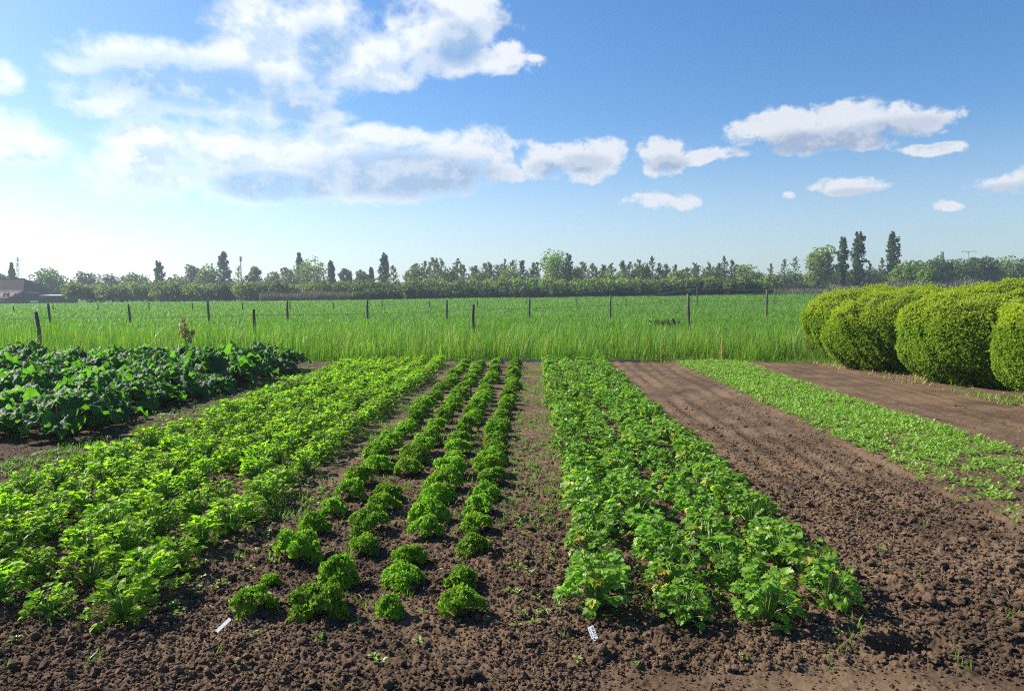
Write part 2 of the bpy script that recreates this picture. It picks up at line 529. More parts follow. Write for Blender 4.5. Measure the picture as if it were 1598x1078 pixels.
def grid_geo(X, Y, Z):
    n, k = X.shape
    idx = np.arange(n * k).reshape(n, k)
    a, b, c, d = idx[:-1, :-1].ravel(), idx[:-1, 1:].ravel(), idx[1:, 1:].ravel(), idx[1:, :-1].ravel()
    g = Geo()
    g.add(np.stack([X, Y, Z], -1).reshape(-1, 3), np.concatenate([np.stack([a, b, c], 1), np.stack([a, c, d], 1)]))
    return g


def ease(n, far, p): s = np.linspace(-1, 1, n); return np.sign(s) * np.abs(s) ** p * far


gx = ease(161, 1500, 2.2)
gy = np.concatenate([np.linspace(-300, 15, 12), np.linspace(17, 130, 90), np.linspace(140, 1500, 20)])
GX, GY = np.meshgrid(gx, gy)
o = grid_geo(GX, GY, ground_z(GX, GY)).build('ground', MT['ground'], smooth=True)
tag(o, 'green pasture ground stretching back to the trees', None, None, 'structure')

ROWS_CELERY = [-2.05, -2.41, -2.77, -3.13, -3.49, -3.85]
ROWS_CURLY = [-1.43, -1.08, -0.71, -0.335]
ROWS_FLAT = [0.42, 0.76, 1.13, 1.52]
BED_END = 17.35
CROP_END = 16.35
FOOT = (1.72, 3.22)


def coarse(x, y):
    """how cloddy the soil is: rough in front and at the near right, raked fine further back"""
    c = np.clip(1.15 - sstep(y, 4.0, 9.0) * 0.62, 0.3, 1.2)
    c = c * (1 - 0.5 * sstep(x, 4.9, 5.2))
    path = sstep(x, 0.0, 0.5) * (1 - sstep(y + 0.12 * fbm(x * 2, y * 2, 2, 3), 3.02, 3.14))
    return c * (1 - 0.75 * path), path


def soil_z(x, y):
    x, y = np.asarray(x, float), np.asarray(y, float)
    c, path = coarse(x, y)
    z = 0.05 * (fbm(x * 0.9, y * 0.7, 3, 1) - 0.5) + 0.025 * (fbm(x * 5, y * 4, 3, 2) - 0.5)
    for s, sc_, amp, thr in ((11, 0.11, 0.024, 0.62), (3, 0.042, 0.013, 0.2), (6, 0.021, 0.009, 0.1)):
        wx, wy = x + 0.3 * sc_ * vnoise(x / sc_ * 1.7, y / sc_ * 1.7, s), y + 0.3 * sc_ * vnoise(x / sc_ * 1.7 + 50, y / sc_ * 1.7, s)
        d, r = worley(wx / sc_, wy / sc_, s)
        z = z + c * amp * np.sqrt(np.clip(1 - (d / 0.62) ** 2, 0, 1)) * np.clip((r - thr) / (1 - thr), 0, 1)
    bare = sstep(x, 1.8, 2.0) * (1 - sstep(x, 3.2, 3.4)) + sstep(x, 4.9, 5.1) * (1 - sstep(x, 7.2, 7.4))
    z = z + bare * (0.021 * fbm(x * 2.2, y * 0.5, 2, 14) * np.where(x > 4.5, .4, 1)) * np.sin(2 * np.pi * (x / 0.29 + 0.35 * fbm(x, y * 0.4, 2, 9))) * sstep(y, 4, 7)
    z = z + 0.03 * (sstep(x, 3.2, 3.4) * (1 - sstep(x, 4.8, 5.0)))
    # a boot print sunk into the front edge
    d2 = ((x - FOOT[0]) / 0.17) ** 2 + ((y - FOOT[1]) / 0.085) ** 2
    z = z * (1 - 0.7 * np.exp(-d2 ** 2)) - 0.085 * np.exp(-d2 ** 2) + 0.025 * np.exp(-((np.sqrt(d2) - 1.35) / 0.25) ** 2)
    return z


ny = 600
yy = np.exp(np.linspace(math.log(1.3), math.log(BED_END + 0.15), ny))
uu = np.linspace(-1, 1, 1250)
U, SY = np.meshgrid(uu, yy)
SX = U * (SY * 0.86 + 1.2)
SZ = soil_z(SX, SY)
SZ = SZ - 0.12 * sstep(SX, 8.6, 9.2) - 0.12 * sstep(-SX, 12.6, 13.2)
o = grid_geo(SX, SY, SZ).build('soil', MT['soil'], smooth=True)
tag(o, 'brown tilled garden soil under and between the crop beds', None, None, 'structure')
del U, SX, SY, SZ


# ------------------------------------------------------------------ templates
def ico(sub=1):
    import bmesh
    bm = bmesh.new(); bmesh.ops.create_icosphere(bm, subdivisions=sub, radius=1.0)
    v = np.array([p.co[:] for p in bm.verts]); t = np.array([[q.index for q in f.verts] for f in bm.faces]); bm.free()
    return v, t


# soil clods lying loose
g = Geo()
iv, it = ico(1)
iv2, it2 = ico(2)
for k in range(10):
    rs = np.random.default_rng(40 + k)
    big = k >= 7
    it = it2 if big else ico(1)[1]
    v = (iv2 if big else iv).copy()
    for _ in range(9):
        dct = rs.normal(size=3); dct /= np.linalg.norm(dct)
        cut = rs.uniform(0.45, 0.85); pr = v @ dct
        v = v - np.clip(pr - cut, 0, None)[:, None] * dct
    v *= 1 + 0.11 * rs.normal(size=(len(v), 1))
    v *= np.array([1, rs.uniform(0.7, 1), rs.uniform(0.55, 0.8)])
    n = 1500 if big else 21000
    y = 2.3 + 8.5 * rs.random(n) ** 1.9
    x = (rs.random(n) * 2 - 1) * (y * 0.8 + 0.5)
    c, path = coarse(x, y)
    keep = rs.random(n) < np.clip(c, 0.05, 1) * (0.5 + 0.5 * (fbm(x * 1.5, y * 1.5, 2, 4) > 0.42))
    keep &= ~((x > 3.3) & (x < 4.9) & (y > 4.5))
    x, y = x[keep], y[keep]
    s = (0.014 + 0.014 * rs.random(len(x)) ** 2 + 0.012 * rs.random(len(x)) ** 8) if big else (0.0052 + 0.0095 * rs.random(len(x)) ** 1.3)
    s = s * (0.6 + 0.4 * np.clip(c[keep], 0, 1)) * np.where((x > 1.75) & (x < 3.3), 1.25, 1.0)
    s *= np.where(y > 6, 0.9, 1.0)
    z = soil_z(x, y) + s * 0.4
    scatter(g, (v, it, np.zeros(len(it), int)), np.stack([x, y, z], 1), rots(rs.random(len(x)) * 6.28, rs.normal(size=len(x)) * 0.3), s)
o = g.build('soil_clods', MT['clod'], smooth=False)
tag(o, 'loose brown clods of earth scattered over the tilled soil', 'soil', None, 'stuff')


def blades(g, pos, h, az, bend, width, m=0, segs=2):
    """grass blades, vectorised: tapering strips that lean towards az"""
    n = len(pos)
    dx = np.stack([np.cos(az), np.sin(az), np.zeros(n)], 1)
    sd = np.stack([-np.sin(az), np.cos(az), np.zeros(n)], 1)
    V = []
    for i in range(segs):
        f = i / segs
        c = pos + dx * (bend * h * f ** 2)[:, None] + np.array([0, 0, 1.0]) * (h * f * (1 - 0.25 * bend * f))[:, None]
        w = (width * (1 - 0.35 * f))[:, None] / 2
        V += [c - sd * w, c + sd * w]
    V.append(pos + dx * (bend * h)[:, None] + np.array([0, 0, 1.0]) * (h * (1 - 0.3 * bend))[:, None])
    V = np.stack(V, 1)
    k = V.shape[1]
    t = []
    for i in range(segs - 1):
        a = 2 * i
        t += [(a, a + 1, a + 3), (a, a + 3, a + 2)]
    t.append((2 * segs - 2, 2 * segs - 1, 2 * segs))
    T = np.array(t)[None] + (np.arange(n) * k)[:, None, None]
    g.add(V.reshape(-1, 3), T.reshape(-1, 3), m)


def leaflet(lobes=3, teeth=True):
    """a lobed, toothed leaflet lying along +y, one unit long, folded a little along its midrib"""
    if lobes == 3:
        half = [(0.06, 0.0), (0.20, 0.18), (0.46, 0.36), (0.40, 0.52), (0.58, 0.66), (0.38, 0.66), (0.20, 0.60), (0.30, 0.80), (0.17, 0.86)]
    else:
        half = [(0.05, 0.0), (0.26, 0.22), (0.34, 0.5), (0.24, 0.8)]
    pts = [(x, y) for x, y in half] + [(0, 1.02)] + [(-x, y) for x, y in reversed(half)]
    v = [(x, y, 0.32 * abs(x) - 0.25 * (y - 0.35) ** 2) for x, y in pts]
    n = len(v)
    c1 = len(v); v.append((0, 0.35, 0.0))
    t = [(c1, i, (i + 1) % n) for i in range(n)]
    return np.array(v, float), np.array(t)


LF3, LF1 = leaflet(3), leaflet(1)


def umbel_plant(seed, nleaf, hgt, spread, lsize, flat=False):
    """celery or flat parsley: petioles rising from one crown, each carrying a leaf of three or five lobed leaflets"""
    rs = np.random.default_rng(seed)
    fo, st = Geo(), Geo()
    lv, lt = LF3
    lm = np.zeros(len(lt), int)
    P, Rm, S = [], [], []
    for i in range(nleaf):
        f = (i + 0.5) / nleaf
        az_ = i * 2.39996 + rs.normal() * 0.35
        out = spread * (0.12 + 0.95 * math.sqrt(f)) * rs.uniform(0.8, 1.15)
        top = hgt * (1.0 - 0.74 * f ** 1.9) * rs.uniform(0.82, 1.12)
        b0 = np.array([math.cos(az_), math.sin(az_), 0]) * spread * 0.10
        d = np.array([math.cos(az_), math.sin(az_), 0])
        end = b0 + d * out + np.array([0, 0, top])
        mid = b0 + d * out * 0.38 + np.array([0, 0, top * 0.62])
        pts = [b0, (b0 + mid) / 2 + np.array([0, 0, top * 0.05]), mid, end]
        tube(st, pts, [0.0042, 0.0036, 0.003, 0.0016], 4, 0, False)
        tilt = (rs.uniform(-0.55, 0.35) - 0.25 * f) if flat else (rs.uniform(0.1, 1.0) - 0.75 * f)
        base_az = az_ - math.pi / 2
        s = lsize * rs.uniform(0.75, 1.2)
        back = (mid - end) / np.linalg.norm(mid - end)
        specs = [(0, 0.0, 1.0), (0.95, 0.06, 0.88), (-0.95, 0.06, 0.88)]
        if i % 3 != 0: specs += [(1.25, 0.55, 0.62), (-1.25, 0.55, 0.62)]
        for da, bk, ss in specs:
            P.append(end + back * s * bk)
            S.append(s * ss * rs.uniform(0.85, 1.15))
            Rm.append((base_az + da * rs.uniform(0.8, 1.2), tilt + rs.normal() * 0.28, rs.normal() * 0.3))
    A = np.array(Rm)
    # roll each leaflet about its own axis a little
    M3 = rots(A[:, 0], A[:, 1])
    cy, sy = np.cos(A[:, 2]), np.sin(A[:, 2]); z = np.zeros_like(cy); o_ = np.ones_like(cy)
    roll = np.stack([np.stack([cy, z, sy], -1), np.stack([z, o_, z], -1), np.stack([-sy, z, cy], -1)], -2)
    scatter(fo, (lv, lt, lm), np.array(P), M3 @ roll, np.array(S))
    return fo, st


def curly_plant(seed, rad, hgt, nhead):
    """curled parsley: several heads of tightly ruffled leaf on stems, together a broken low dome"""
    rs = np.random.default_rng(seed)
    fo, st = Geo(), Geo()
    for j in range(nhead):
        f = (j + .5) / nhead
        a = j * 2.39996 + rs.normal() * .35
        hr = rad * .80 * math.sqrt(f) * rs.uniform(.8, 1.15)
        hz_ = hgt * (1 - .55 * f ** 1.3) * rs.uniform(.78, 1.12)
        hc = np.array([math.cos(a) * hr, math.sin(a) * hr, hz_])
        ax = np.array([math.cos(a) * f * .9, math.sin(a) * f * .9, 1.0]); ax /= np.linalg.norm(ax)
        B = frames(ax[None], rs)[0]
        R0 = rad * rs.uniform(.28, .42)
        tube(st, [hc * np.array([.1, .1, 0]), hc * np.array([.5, .5, .6]), hc], [.0035, .003, .002], 4, 0, False)
        nc = int(rs.integers(13, 19))
        for i in range(nc):
            q = (i + .5) / nc; b = i * 2.39996
            loc = np.array([math.cos(b) * math.sqrt(q), math.sin(b) * math.sqrt(q), .22 - .62 * q]) * R0
            c = hc + B @ loc + rs.normal(size=3) * .003
            c[2] = max(c[2], .012)
            nr_ = B @ np.array([math.cos(b) * q * .8, math.sin(b) * q * .8, .7]) + rs.normal(size=3) * .25
            F = frames(nr_[None], rs)[0]
            cr = rs.uniform(.011, .021)
            nth, nr = 14, 2
            th = np.arange(nth) / nth * 2 * np.pi
            V = [np.zeros((1, 3))]; ph = rs.random(2) * 6.28
            for k in range(1, nr + 1):
                u = k / nr
                w = u * (.75 * np.sin(5 * th + ph[0] + u) + rs.normal(size=nth) * .35)
                rr = u * (1 + .25 * np.sin(3 * th + ph[1]) + rs.normal(size=nth) * .18)
                V.append(np.stack([np.cos(th) * rr, np.sin(th) * rr, w * .6 - .3 * u * u], 1))
            V = np.concatenate(V) * cr
            t = [(0, 1 + m, 1 + (m + 1) % nth) for m in range(nth)]
            for m in range(nth):
                p, q2 = 1 + m, 1 + (m + 1) % nth
                t += [(p, p + nth, q2 + nth), (p, q2 + nth, q2)]
            fo.add(V @ F.T + c, t)
    return fo, st


ORD = ['first', 'second', 'third', 'fourth', 'fifth', 'sixth', 'seventh', 'eighth', 'ninth', 'tenth', 'eleventh', 'twelfth']


def make_protos(kind, label, cat, gens, mf, ms):
    out = []
    for fo, st in gens:
        r = empty(kind)
        tag(r, label, cat)
        fo.build('foliage', mf, r)
        st.build('stems', ms, r)
        out.append(r)
    return out


def crop(protos, rows, spacing, y0, group, lab_near, lab_far, srange, skip=0.02, seed=1, rownames=None, smap=None, nnear=11):
    """plants set out along the rows; each a copied thing with copied parts"""
    rs = np.random.default_rng(seed)
    used = set()
    for ri, X in enumerate(rows):
        y = y0[ri] if hasattr(y0, '__len__') else y0
        k = 0
        while y < CROP_END:
            if k > 1 and rs.random() < skip:
                y += spacing * rs.uniform(0.7, 1.0)
                continue
            vi = int(rs.integers(len(protos)))
            if vi not in used:
                o = protos[vi]; used.add(vi)
            else:
                o = copy_tree(protos[vi])
            x = X + rs.normal() * 0.025
            o.location = (x, y, float(soil_z(np.array([x]), np.array([y]))[0]) - 0.012)
            o.rotation_euler = (rs.normal() * 0.06, rs.normal() * 0.06, rs.random() * 6.28)
            s = rs.uniform(*srange) * (smap(ri, k, y) if smap else 1)
            o.scale = (s, s, s * rs.uniform(0.9, 1.1))
            o['label'] = (lab_near % (ORD[k], rownames[ri])) if k < nnear else (lab_far % rownames[ri])
            o['group'] = group
            k += 1
            y += spacing * rs.uniform(0.82, 1.18)
    for i, p in enumerate(protos):
        if i not in used:
            for c in list(p.children): bpy.data.objects.remove(c)
            bpy.data.objects.remove(p)


# ------------------------------------------------------------------ far structures first: barn, shed, masts
def zrow(y, Y): return EYE + (HZ - y) * Y / F_PX


def xcol(x, Y): return at(x, Y).x


MT['roof'] = plain_mat('dark_roof_tiles', (0.028, 0.017, 0.017), (0.045, 0.026, 0.026), 0.95, 0.04, 1.5)
MT['roof_pale'] = plain_mat('faded_pink_roof_sheets', (0.20, 0.125, 0.125), (0.26, 0.17, 0.165), 0.9, 0.05, 2)
MT['barn_wall'] = plain_mat('tarred_boards', (0.022, 0.02, 0.022), (0.04, 0.035, 0.035), 0.85, 0.15, 3)
MT['glass'] = plain_mat('window_glass', (0.10, 0.12, 0.14), None, 0.1, 0.8)
MT['pale_trim'] = plain_mat('pale_trim', (0.5, 0.5, 0.5), (0.58, 0.57, 0.55), 0.6, 0.3)
MT['trunk_far'] = plain_mat('tree_bark', (0.06, 0.05, 0.04), (0.11, 0.09, 0.07), 0.9, 0.1, 1.5)

DB = 140.0
gb = float(ground_z(-100, DB))
xr, xe, xl = xcol(15, DB), xcol(37, DB), xcol(-70, DB)
zr, ze, zl = zrow(434, DB), zrow(453, DB), zrow(465, DB)
barn = empty('barn', (xl, DB, gb))
tag(barn, 'low dark barn with hipped tiled roof and faded pink lower roof', 'barn')


def poly(g, pts, th=0.12, m=0):
    """a flat panel with thickness, from 3 or 4 corner points"""
    p = np.array(pts, float); nrm = np.cross(p[1] - p[0], p[2] - p[0]); nrm /= np.linalg.norm(nrm)
    k = len(p); v = np.vstack([p, p - nrm * th]); t = []
    for i in range(1, k - 1): t += [(0, i, i + 1), (k, k + i + 1, k + i)]
    for i in range(k): j = (i + 1) % k; t += [(i, i + k, j + k), (i, j + k, j)]
    g.add(v, t, m)


ox = np.array([xl, DB, gb])
def L(*p): return [np.array(q, float) - ox for q in p]
g = Geo(); yb = DB + 9; ym = DB + 4.5
poly(g, L((xl, DB, ze), (xe, DB, ze), (xr, ym, zr), (xl, ym, zr)))
poly(g, L((xe, DB, ze), (xe, yb, ze), (xr, ym, zr)))
poly(g, L((xe, yb, ze), (xl, yb, ze), (xl, ym, zr), (xr, ym, zr)))
rf = g.build('roof', MT['roof'], barn)
g = Geo(); box(g, np.array([(xl + xr) / 2, ym, zr + 0.05]) - ox, (xr - xl, 0.35, 0.14)); g.build('ridge_tiles', MT['roof_pale'], rf)
g = Geo(); poly(g, L((xl, DB - 2.6, zl), (xe - 1.3, DB - 2.6, zl), (xe, DB - 0.05, ze - 0.05), (xl, DB - 0.05, ze - 0.05)), 0.1)
lr = g.build('lower_roof', MT['roof_pale'], barn)
g = Geo(); box(g, np.array([(xl + xe) / 2, DB - 0.2, ze + 0.03]) - ox, (xe - xl, 0.12, 0.14)); g.build('gutter', MT['pale_trim'], lr)
g = Geo()
box(g, np.array([(xl + xe - 1.6) / 2, DB + 3, (gb + zl) / 2 + 0.1]) - ox, (xe - 1.6 - xl, 10.4, zl - gb + 0.3))
box(g, np.array([(xl + xe - 0.8) / 2, DB + 4.6, (gb + ze) / 2]) - ox, (xe - 0.8 - xl, 8.2, ze - gb - 0.1))
wl = g.build('wall', MT['barn_wall'], barn)
for px in (4, 15):
    g = Geo(); c = np.array([xcol(px, DB), DB - 2.22, (gb + zl) / 2]) - ox
    box(g, c, (0.95, 0.06, 0.5)); w = g.build('window', MT['pale_trim'], barn)
    g = Geo(); box(g, c - np.array([0, 0.035, 0]), (0.8, 0.02, 0.38)); g.build('pane', MT['glass'], w)
# tarred lean-to beside it
DA = 139.0; xa, xb, zt = xcol(27, DA), xcol(49, DA), zrow(455, DA)
an = empty('tarred_shed', ((xa + xb) / 2, DA, gb)); tag(an, 'black tarred shed with a rounded roof against the barn end', 'shed')
hw = (xb - xa) / 2
g = Geo(); box(g, (0, 1.5, (zt - gb) * 0.33), (2 * hw, 3, (zt - gb) * 0.66)); g.build('wall', MT['barn_wall'], an)
g = Geo()
arc = [(math.cos(a) * hw * 1.04, (zt - gb) * 0.64 + math.sin(a) * (zt - gb) * 0.36) for a in np.linspace(0, math.pi, 11)]
v = [(x, -0.1, z) for x, z in arc] + [(x, 3.1, z) for x, z in arc]
t = [k for i in range(10) for k in ((i, i + 1, i + 12), (i, i + 12, i + 11))] + [(0, i + 1, i) for i in range(1, 10)] + [(11, 11 + i, 12 + i) for i in range(1, 10)]
g.add(v, t); g.build('roof', MT['roof'], an)
# open field shed
DS = 137.0; xa, xb, zt = xcol(63, DS), xcol(106, DS), zrow(461, DS); gs = float(ground_z(xa, DS))
sh = empty('open_shed', (xa, DS, gs)); tag(sh, 'long open-fronted field shed with pale flat roof', 'shed')
W_, H_ = xb - xa, zt - gs
g = Geo(); box(g, (W_ / 2, 1.5, H_), (W_ + 0.3, 3.3, 0.12), 0, 0, Matrix.Rotation(R(2), 3, 'X')); g.build('roof', MT['pale_trim'], sh)
g = Geo(); box(g, (W_ / 2, 2.9, H_ / 2 - 0.05), (W_, 0.1, H_ - 0.14)); g.build('back_wall', MT['barn_wall'], sh)
g = Geo(); box(g, (0.05, 1.5, H_ / 2 - 0.05), (0.1, 2.7, H_ - 0.14)); g.build('side_wall', MT['barn_wall'], sh)
for i in range(6):
    g = Geo(); box(g, (0.2 + i * (W_ - 0.4) / 5, 0.1, H_ / 2 - 0.04), (0.11, 0.11, H_ - 0.08)); g.build('post', MT['post'], sh)
x0 = xcol(53, 130); g0 = float(ground_z(x0, 130))
tr = empty('water_trough', (x0, 130, g0)); tag(tr, 'small white livestock trough at the edge of the pasture by the shed', 'trough')
g = Geo()
for dx, dy, sx_, sy_ in ((0, -0.28, 1.1, 0.05), (0, 0.28, 1.1, 0.05), (-0.53, 0, 0.05, 0.51), (0.53, 0, 0.05, 0.51)): box(g, (dx, dy, 0.42), (sx_, sy_, 0.4))
box(g, (0, 0, 0.24), (1.0, 0.51, 0.05)); g.build('basin', MT['white_plastic'], tr)
for dx in (-0.4, 0.4):
    g = Geo(); box(g, (dx, 0, 0.1), (0.08, 0.5, 0.235)); g.build('leg', MT['white_plastic'], tr)

# lattice pylon
DP = 270.0; p0 = at(30, DP); hp = zrow(401, DP)
py = empty('pylon', (p0.x, DP, 0)); tag(py, 'faint steel lattice pylon rising behind the trees by the barn', 'pylon')
g = Geo(); levels = np.linspace(0, hp, 9); wd = lambda z: 0.95 * (1 - z / hp) + 0.12
for a, b in ((-1, -1), (-1, 1), (1, -1), (1, 1)): tube(g, [(a * wd(z), b * wd(z), z) for z in (0, hp)], 0.07, 4)
for z0, z1 in zip(levels[:-1], levels[1:]):
    for s in (-1, 1):
        tube(g, [(s * wd(z0), -wd(z0), z0), (-s * wd(z1), -wd(z1), z1)], 0.045, 4)
        tube(g, [(s * wd(z0), wd(z0), z0), (-s * wd(z1), wd(z1), z1)], 0.045, 4)
        tube(g, [(-wd(z0), s * wd(z0), z0), (-wd(z1), -s * wd(z1), z1)], 0.045, 4)
g.build('lattice', MT['metal'], py)
for z in (hp * 0.93, hp * 0.85):
    g = Geo(); tube(g, [(-2.2, 0, z), (0, 0, z + 0.25), (2.2, 0, z)], 0.06, 4); tube(g, [(-2.2, 0, z), (2.2, 0, z)], 0.05, 4); g.build('crossarm', MT['metal'], py)


def mast(px, top, D, label, cat, kind):
    b = at(px, D); gz = float(ground_z(b.x, D)); h = zrow(top, D) - gz
    m_ = empty(kind, (b.x, D, gz)); tag(m_, label, cat)
    g = Geo(); tube(g, [(0, 0, 0), (0, 0, h)], [0.22, 0.12], 8); g.build('pole', MT['metal'], m_)
    return m_, h


m_, h = mast(377, 401, 200, 'slim floodlight mast with a short lamp head above the left hedge', 'light mast', 'floodlight_mast')
g = Geo(); box(g, (0, 0, h - 0.55), (0.42, 0.5, 1.3)); g.build('lamp_head', MT['metal'], m_)
m_, h = mast(1467, 393, 230, 'radio mast with antenna panels beyond the trees on the right', 'radio mast', 'radio_mast')
for k in range(3):
    g = Geo(); a = k * 2.09; box(g, (0.45 * math.cos(a), 0.45 * math.sin(a), h - 1.4), (0.3, 0.3, 2.2), a); g.build('antenna_panel', MT['metal'], m_)
g = Geo(); box(g, (0, 0, h - 3.2), (1.6, 1.6, 0.3)); g.build('platform', MT['metal'], m_)
m_, h = mast(1508, 394, 230, 'street light with double arm showing above the trees', 'street light', 'street_light')
for s in (-1, 1):
    g = Geo(); tube(g, [(0, 0, h - 0.3), (s * 0.8, 0, h), (s * 1.9, 0, h + 0.05)], 0.09, 5); a_ = g.build('arm', MT['metal'], m_)
    g = Geo(); box(g, (s * 2.0, 0, h), (0.9, 0.35, 0.2)); g.build('lamp', MT['pale_trim'], a_)

# ------------------------------------------------------------------ far trees
def tree_leaf(name, a, b): return leaf_mat(name, a, b, 0.4, (1.2, 1.3, 0.6), 0.6, 0.2, 0.35, objvar=0.2)


MT['crown_mid'] = tree_leaf('crown_mid_green', (0.075, 0.115, 0.030), (0.13, 0.18, 0.045))
MT['crown_pale'] = tree_leaf('crown_pale_green', (0.13, 0.175, 0.045), (0.20, 0.25, 0.07))
MT['crown_dark'] = tree_leaf('crown_dark_green', (0.045, 0.075, 0.025), (0.085, 0.12, 0.035))
MT['crown_grey'] = tree_leaf('crown_grey_green', (0.13, 0.15, 0.075), (0.20, 0.21, 0.11))
MT['crown_fresh'] = tree_leaf('crown_fresh_green', (0.13, 0.20, 0.035), (0.20, 0.28, 0.055))
MT['bramble'] = tree_leaf('bramble_leaf', (0.030, 0.055, 0.018), (0.065, 0.10, 0.028))
MT['reed'] = leaf_mat('reed_stem', (0.15, 0.13, 0.085), (0.23, 0.20, 0.13), 0.2, (1, 1, 0.9))
LEAFQ = (np.array([(-.5, -.2, 0), (0, -.55, .08), (.5, -.15, 0), (.35, .4, .06), (-.2, .5, -.04)], float),
         np.array([(0, 1, 2), (0, 2, 3), (0, 3, 4)]), np.zeros(3, int))


def cloud(g, c, r, n, size, rs, shell=0.5, m=0):
    """leaf clumps spread through an ellipsoid, denser towards its outside"""
    d = rs.normal(size=(n, 3)); d /= np.linalg.norm(d, axis=1)[:, None]
    q = shell + (1 - shell) * rs.random(n) ** 0.6
    q = q * (0.88 + 0.24 * rs.random(n))
    p = np.asarray(c) + d * np.asarray(r) * q[:, None]
    scatter(g, (LEAFQ[0], LEAFQ[1], LEAFQ[2] + m), p, frames(d + rs.normal(size=(n, 3)) * 0.8, rs), size * (0.55 + 0.9 * rs.random(n)))


def limb(g, a, b, r0, r1, rs, bend=0.12):
    a, b = np.asarray(a, float), np.asarray(b, float); ln = np.linalg.norm(b - a)
    m1 = a * 0.6 + b * 0.4 + rs.normal(size=3) * ln * bend * 0.5 + np.array([0, 0, ln * bend * 0.4])
    tube(g, [a, m1, b], [r0, (r0 + r1) / 2, r1], 5)


def round_tree(rs, H, W, low=0.10, leaf=0.38, n=2000, nb=16, depth=None):
    tg, cg_ = Geo(), Geo()
    tube(tg, [(0, 0, -0.3), (rs.normal() * .1, rs.normal() * .1, H * .25), (rs.normal() * .25, rs.normal() * .2, H * .55), (0, 0, H * .8)],
         [H * .028, H * .021, H * .014, H * .004], 7)
    zc = H * (low + 1) / 2; hz = H * (1 - low) / 2
    for i in range(nb):
        a = i * 2.4 + rs.normal() * .4
        f = (i + .5) / nb
        zz = zc + hz * (f * 1.6 - 0.85) * 0.9
        rr = W / 2 * math.sqrt(max(0.05, 1 - ((zz - zc) / hz) ** 2)) * rs.uniform(0.35, 0.72)
        c = np.array([math.cos(a) * rr, math.sin(a) * rr, zz])
        limb(tg, (0, 0, min(zz * .75, H * .7)), c, H * .009, H * .003, rs)
        s = W * rs.uniform(.17, .27)
        cloud(cg_, c, (s, s, s * rs.uniform(.7, 1.0)), n // nb, leaf, rs, 0.45)
    return tg, cg_


def poplar(rs, H, W, leaf=0.32, n=2800):
    tg, cg_ = Geo(), Geo()
    tube(tg, [(0, 0, -0.3), (rs.normal() * .1, 0, H * .4), (rs.normal() * .15, 0, H * .75), (0, 0, H * .97)], [H * .022, H * .016, H * .008, H * .003], 7)
    nb = 44
    for i in range(nb):
        f = (i + .5) / nb; z = H * (0.10 + 0.87 * f)
        prof = min(1, (f + 0.10) / 0.34) ** .8 * math.sqrt(max(0.03, 1 - max(0, (f - .58) / .45) ** 2.2))
        a = i * 2.4 + rs.normal() * .5
        rr = W / 2 * prof * rs.uniform(.3, .75)
        c = np.array([math.cos(a) * rr, math.sin(a) * rr, z])
        limb(tg, (0, 0, max(0.2, z - H * .10)), c, H * .006, H * .002, rs, .05)
        s = W * prof * rs.uniform(.16, .27)
        cloud(cg_, c, (s, s, H * .045 * rs.uniform(.8, 1.5)), n // nb, leaf, rs, 0.3)
    return tg, cg_


def airy_tree(rs, H, W, leaf=0.17, n=1500, tiers=24):
    """young tree with side branches one can see through"""
    tg, cg_ = Geo(), Geo()
    lean = rs.normal() * .03 * H
    tube(tg, [(0, 0, -0.3), (lean * .3, 0, H * .35), (lean * .7, 0, H * .7), (lean, 0, H)], [H * .016, H * .012, H * .007, H * .002], 5)
    for i in range(tiers):
        f = 0.10 + 0.88 * (i + rs.random() * .6) / tiers
        for s_ in range(2):
            a = rs.random() * 6.28
            ln = W / 2 * (1.04 - f) ** .8 * rs.uniform(.5, 1.5)
            b = np.array([lean * f, 0, H * f]); e = b + np.array([math.cos(a) * ln, math.sin(a) * ln, ln * rs.uniform(.1, 1.1)])
            limb(tg, b, e, H * .005, H * .0018, rs, .05)
            for q in (.3, .5, .7, .85, 1.0):
                c = b + (e - b) * q + np.array([0, 0, rs.uniform(-.05, .2)])
                cloud(cg_, c, (W * .055, W * .055, W * .06), max(2, n // (tiers * 10)), leaf, rs, 0.1)
    return tg, cg_


def conifer(rs, H, W, leaf=0.4, n=1500):
    tg, cg_ = Geo(), Geo()
    tube(tg, [(0, 0, -0.3), (0, 0, H * .98)], [H * .02, H * .003], 6)
    for i in range(16):
        f = 0.06 + 0.92 * i / 15
        for k in range(5):
            a = k * 1.257 + i * .7 + rs.normal() * .2
            ln = W / 2 * (1.02 - f) * rs.uniform(.7, 1.1)
            e = np.array([math.cos(a) * ln, math.sin(a) * ln, H * f - ln * .15])
            cloud(cg_, e * np.array([.6, .6, 1]), (ln * .5 + .12, ln * .5 + .12, H * .035), max(4, n // 80), leaf, rs, 0.1)
    return tg, cg_


def bush(rs, H, W, leaf=0.4, n=1300, nb=9):
    tg, cg_ = Geo(), Geo()
    for i in range(nb):
        a = i * 2.4; f = math.sqrt((i + .5) / nb)
        rr = W / 2 * f * .72
        zz = H * (.30 + .42 * (1 - f * f)) * rs.uniform(.85, 1.12)
        c = np.array([math.cos(a) * rr, math.sin(a) * rr, zz]); s = W * .24 * rs.uniform(.85, 1.2)
        limb(tg, (rs.normal() * .1, rs.normal() * .1, -.2), c, 0.09, 0.03, rs)
        cloud(cg_, c, (s, s, min(s, H * .36)), n // nb, leaf, rs, .5)
    return tg, cg_


TK = dict(round_tree=round_tree, poplar_tree=poplar, airy_tree=airy_tree, conifer_tree=conifer, shrub=bush)
TSEED = [100]


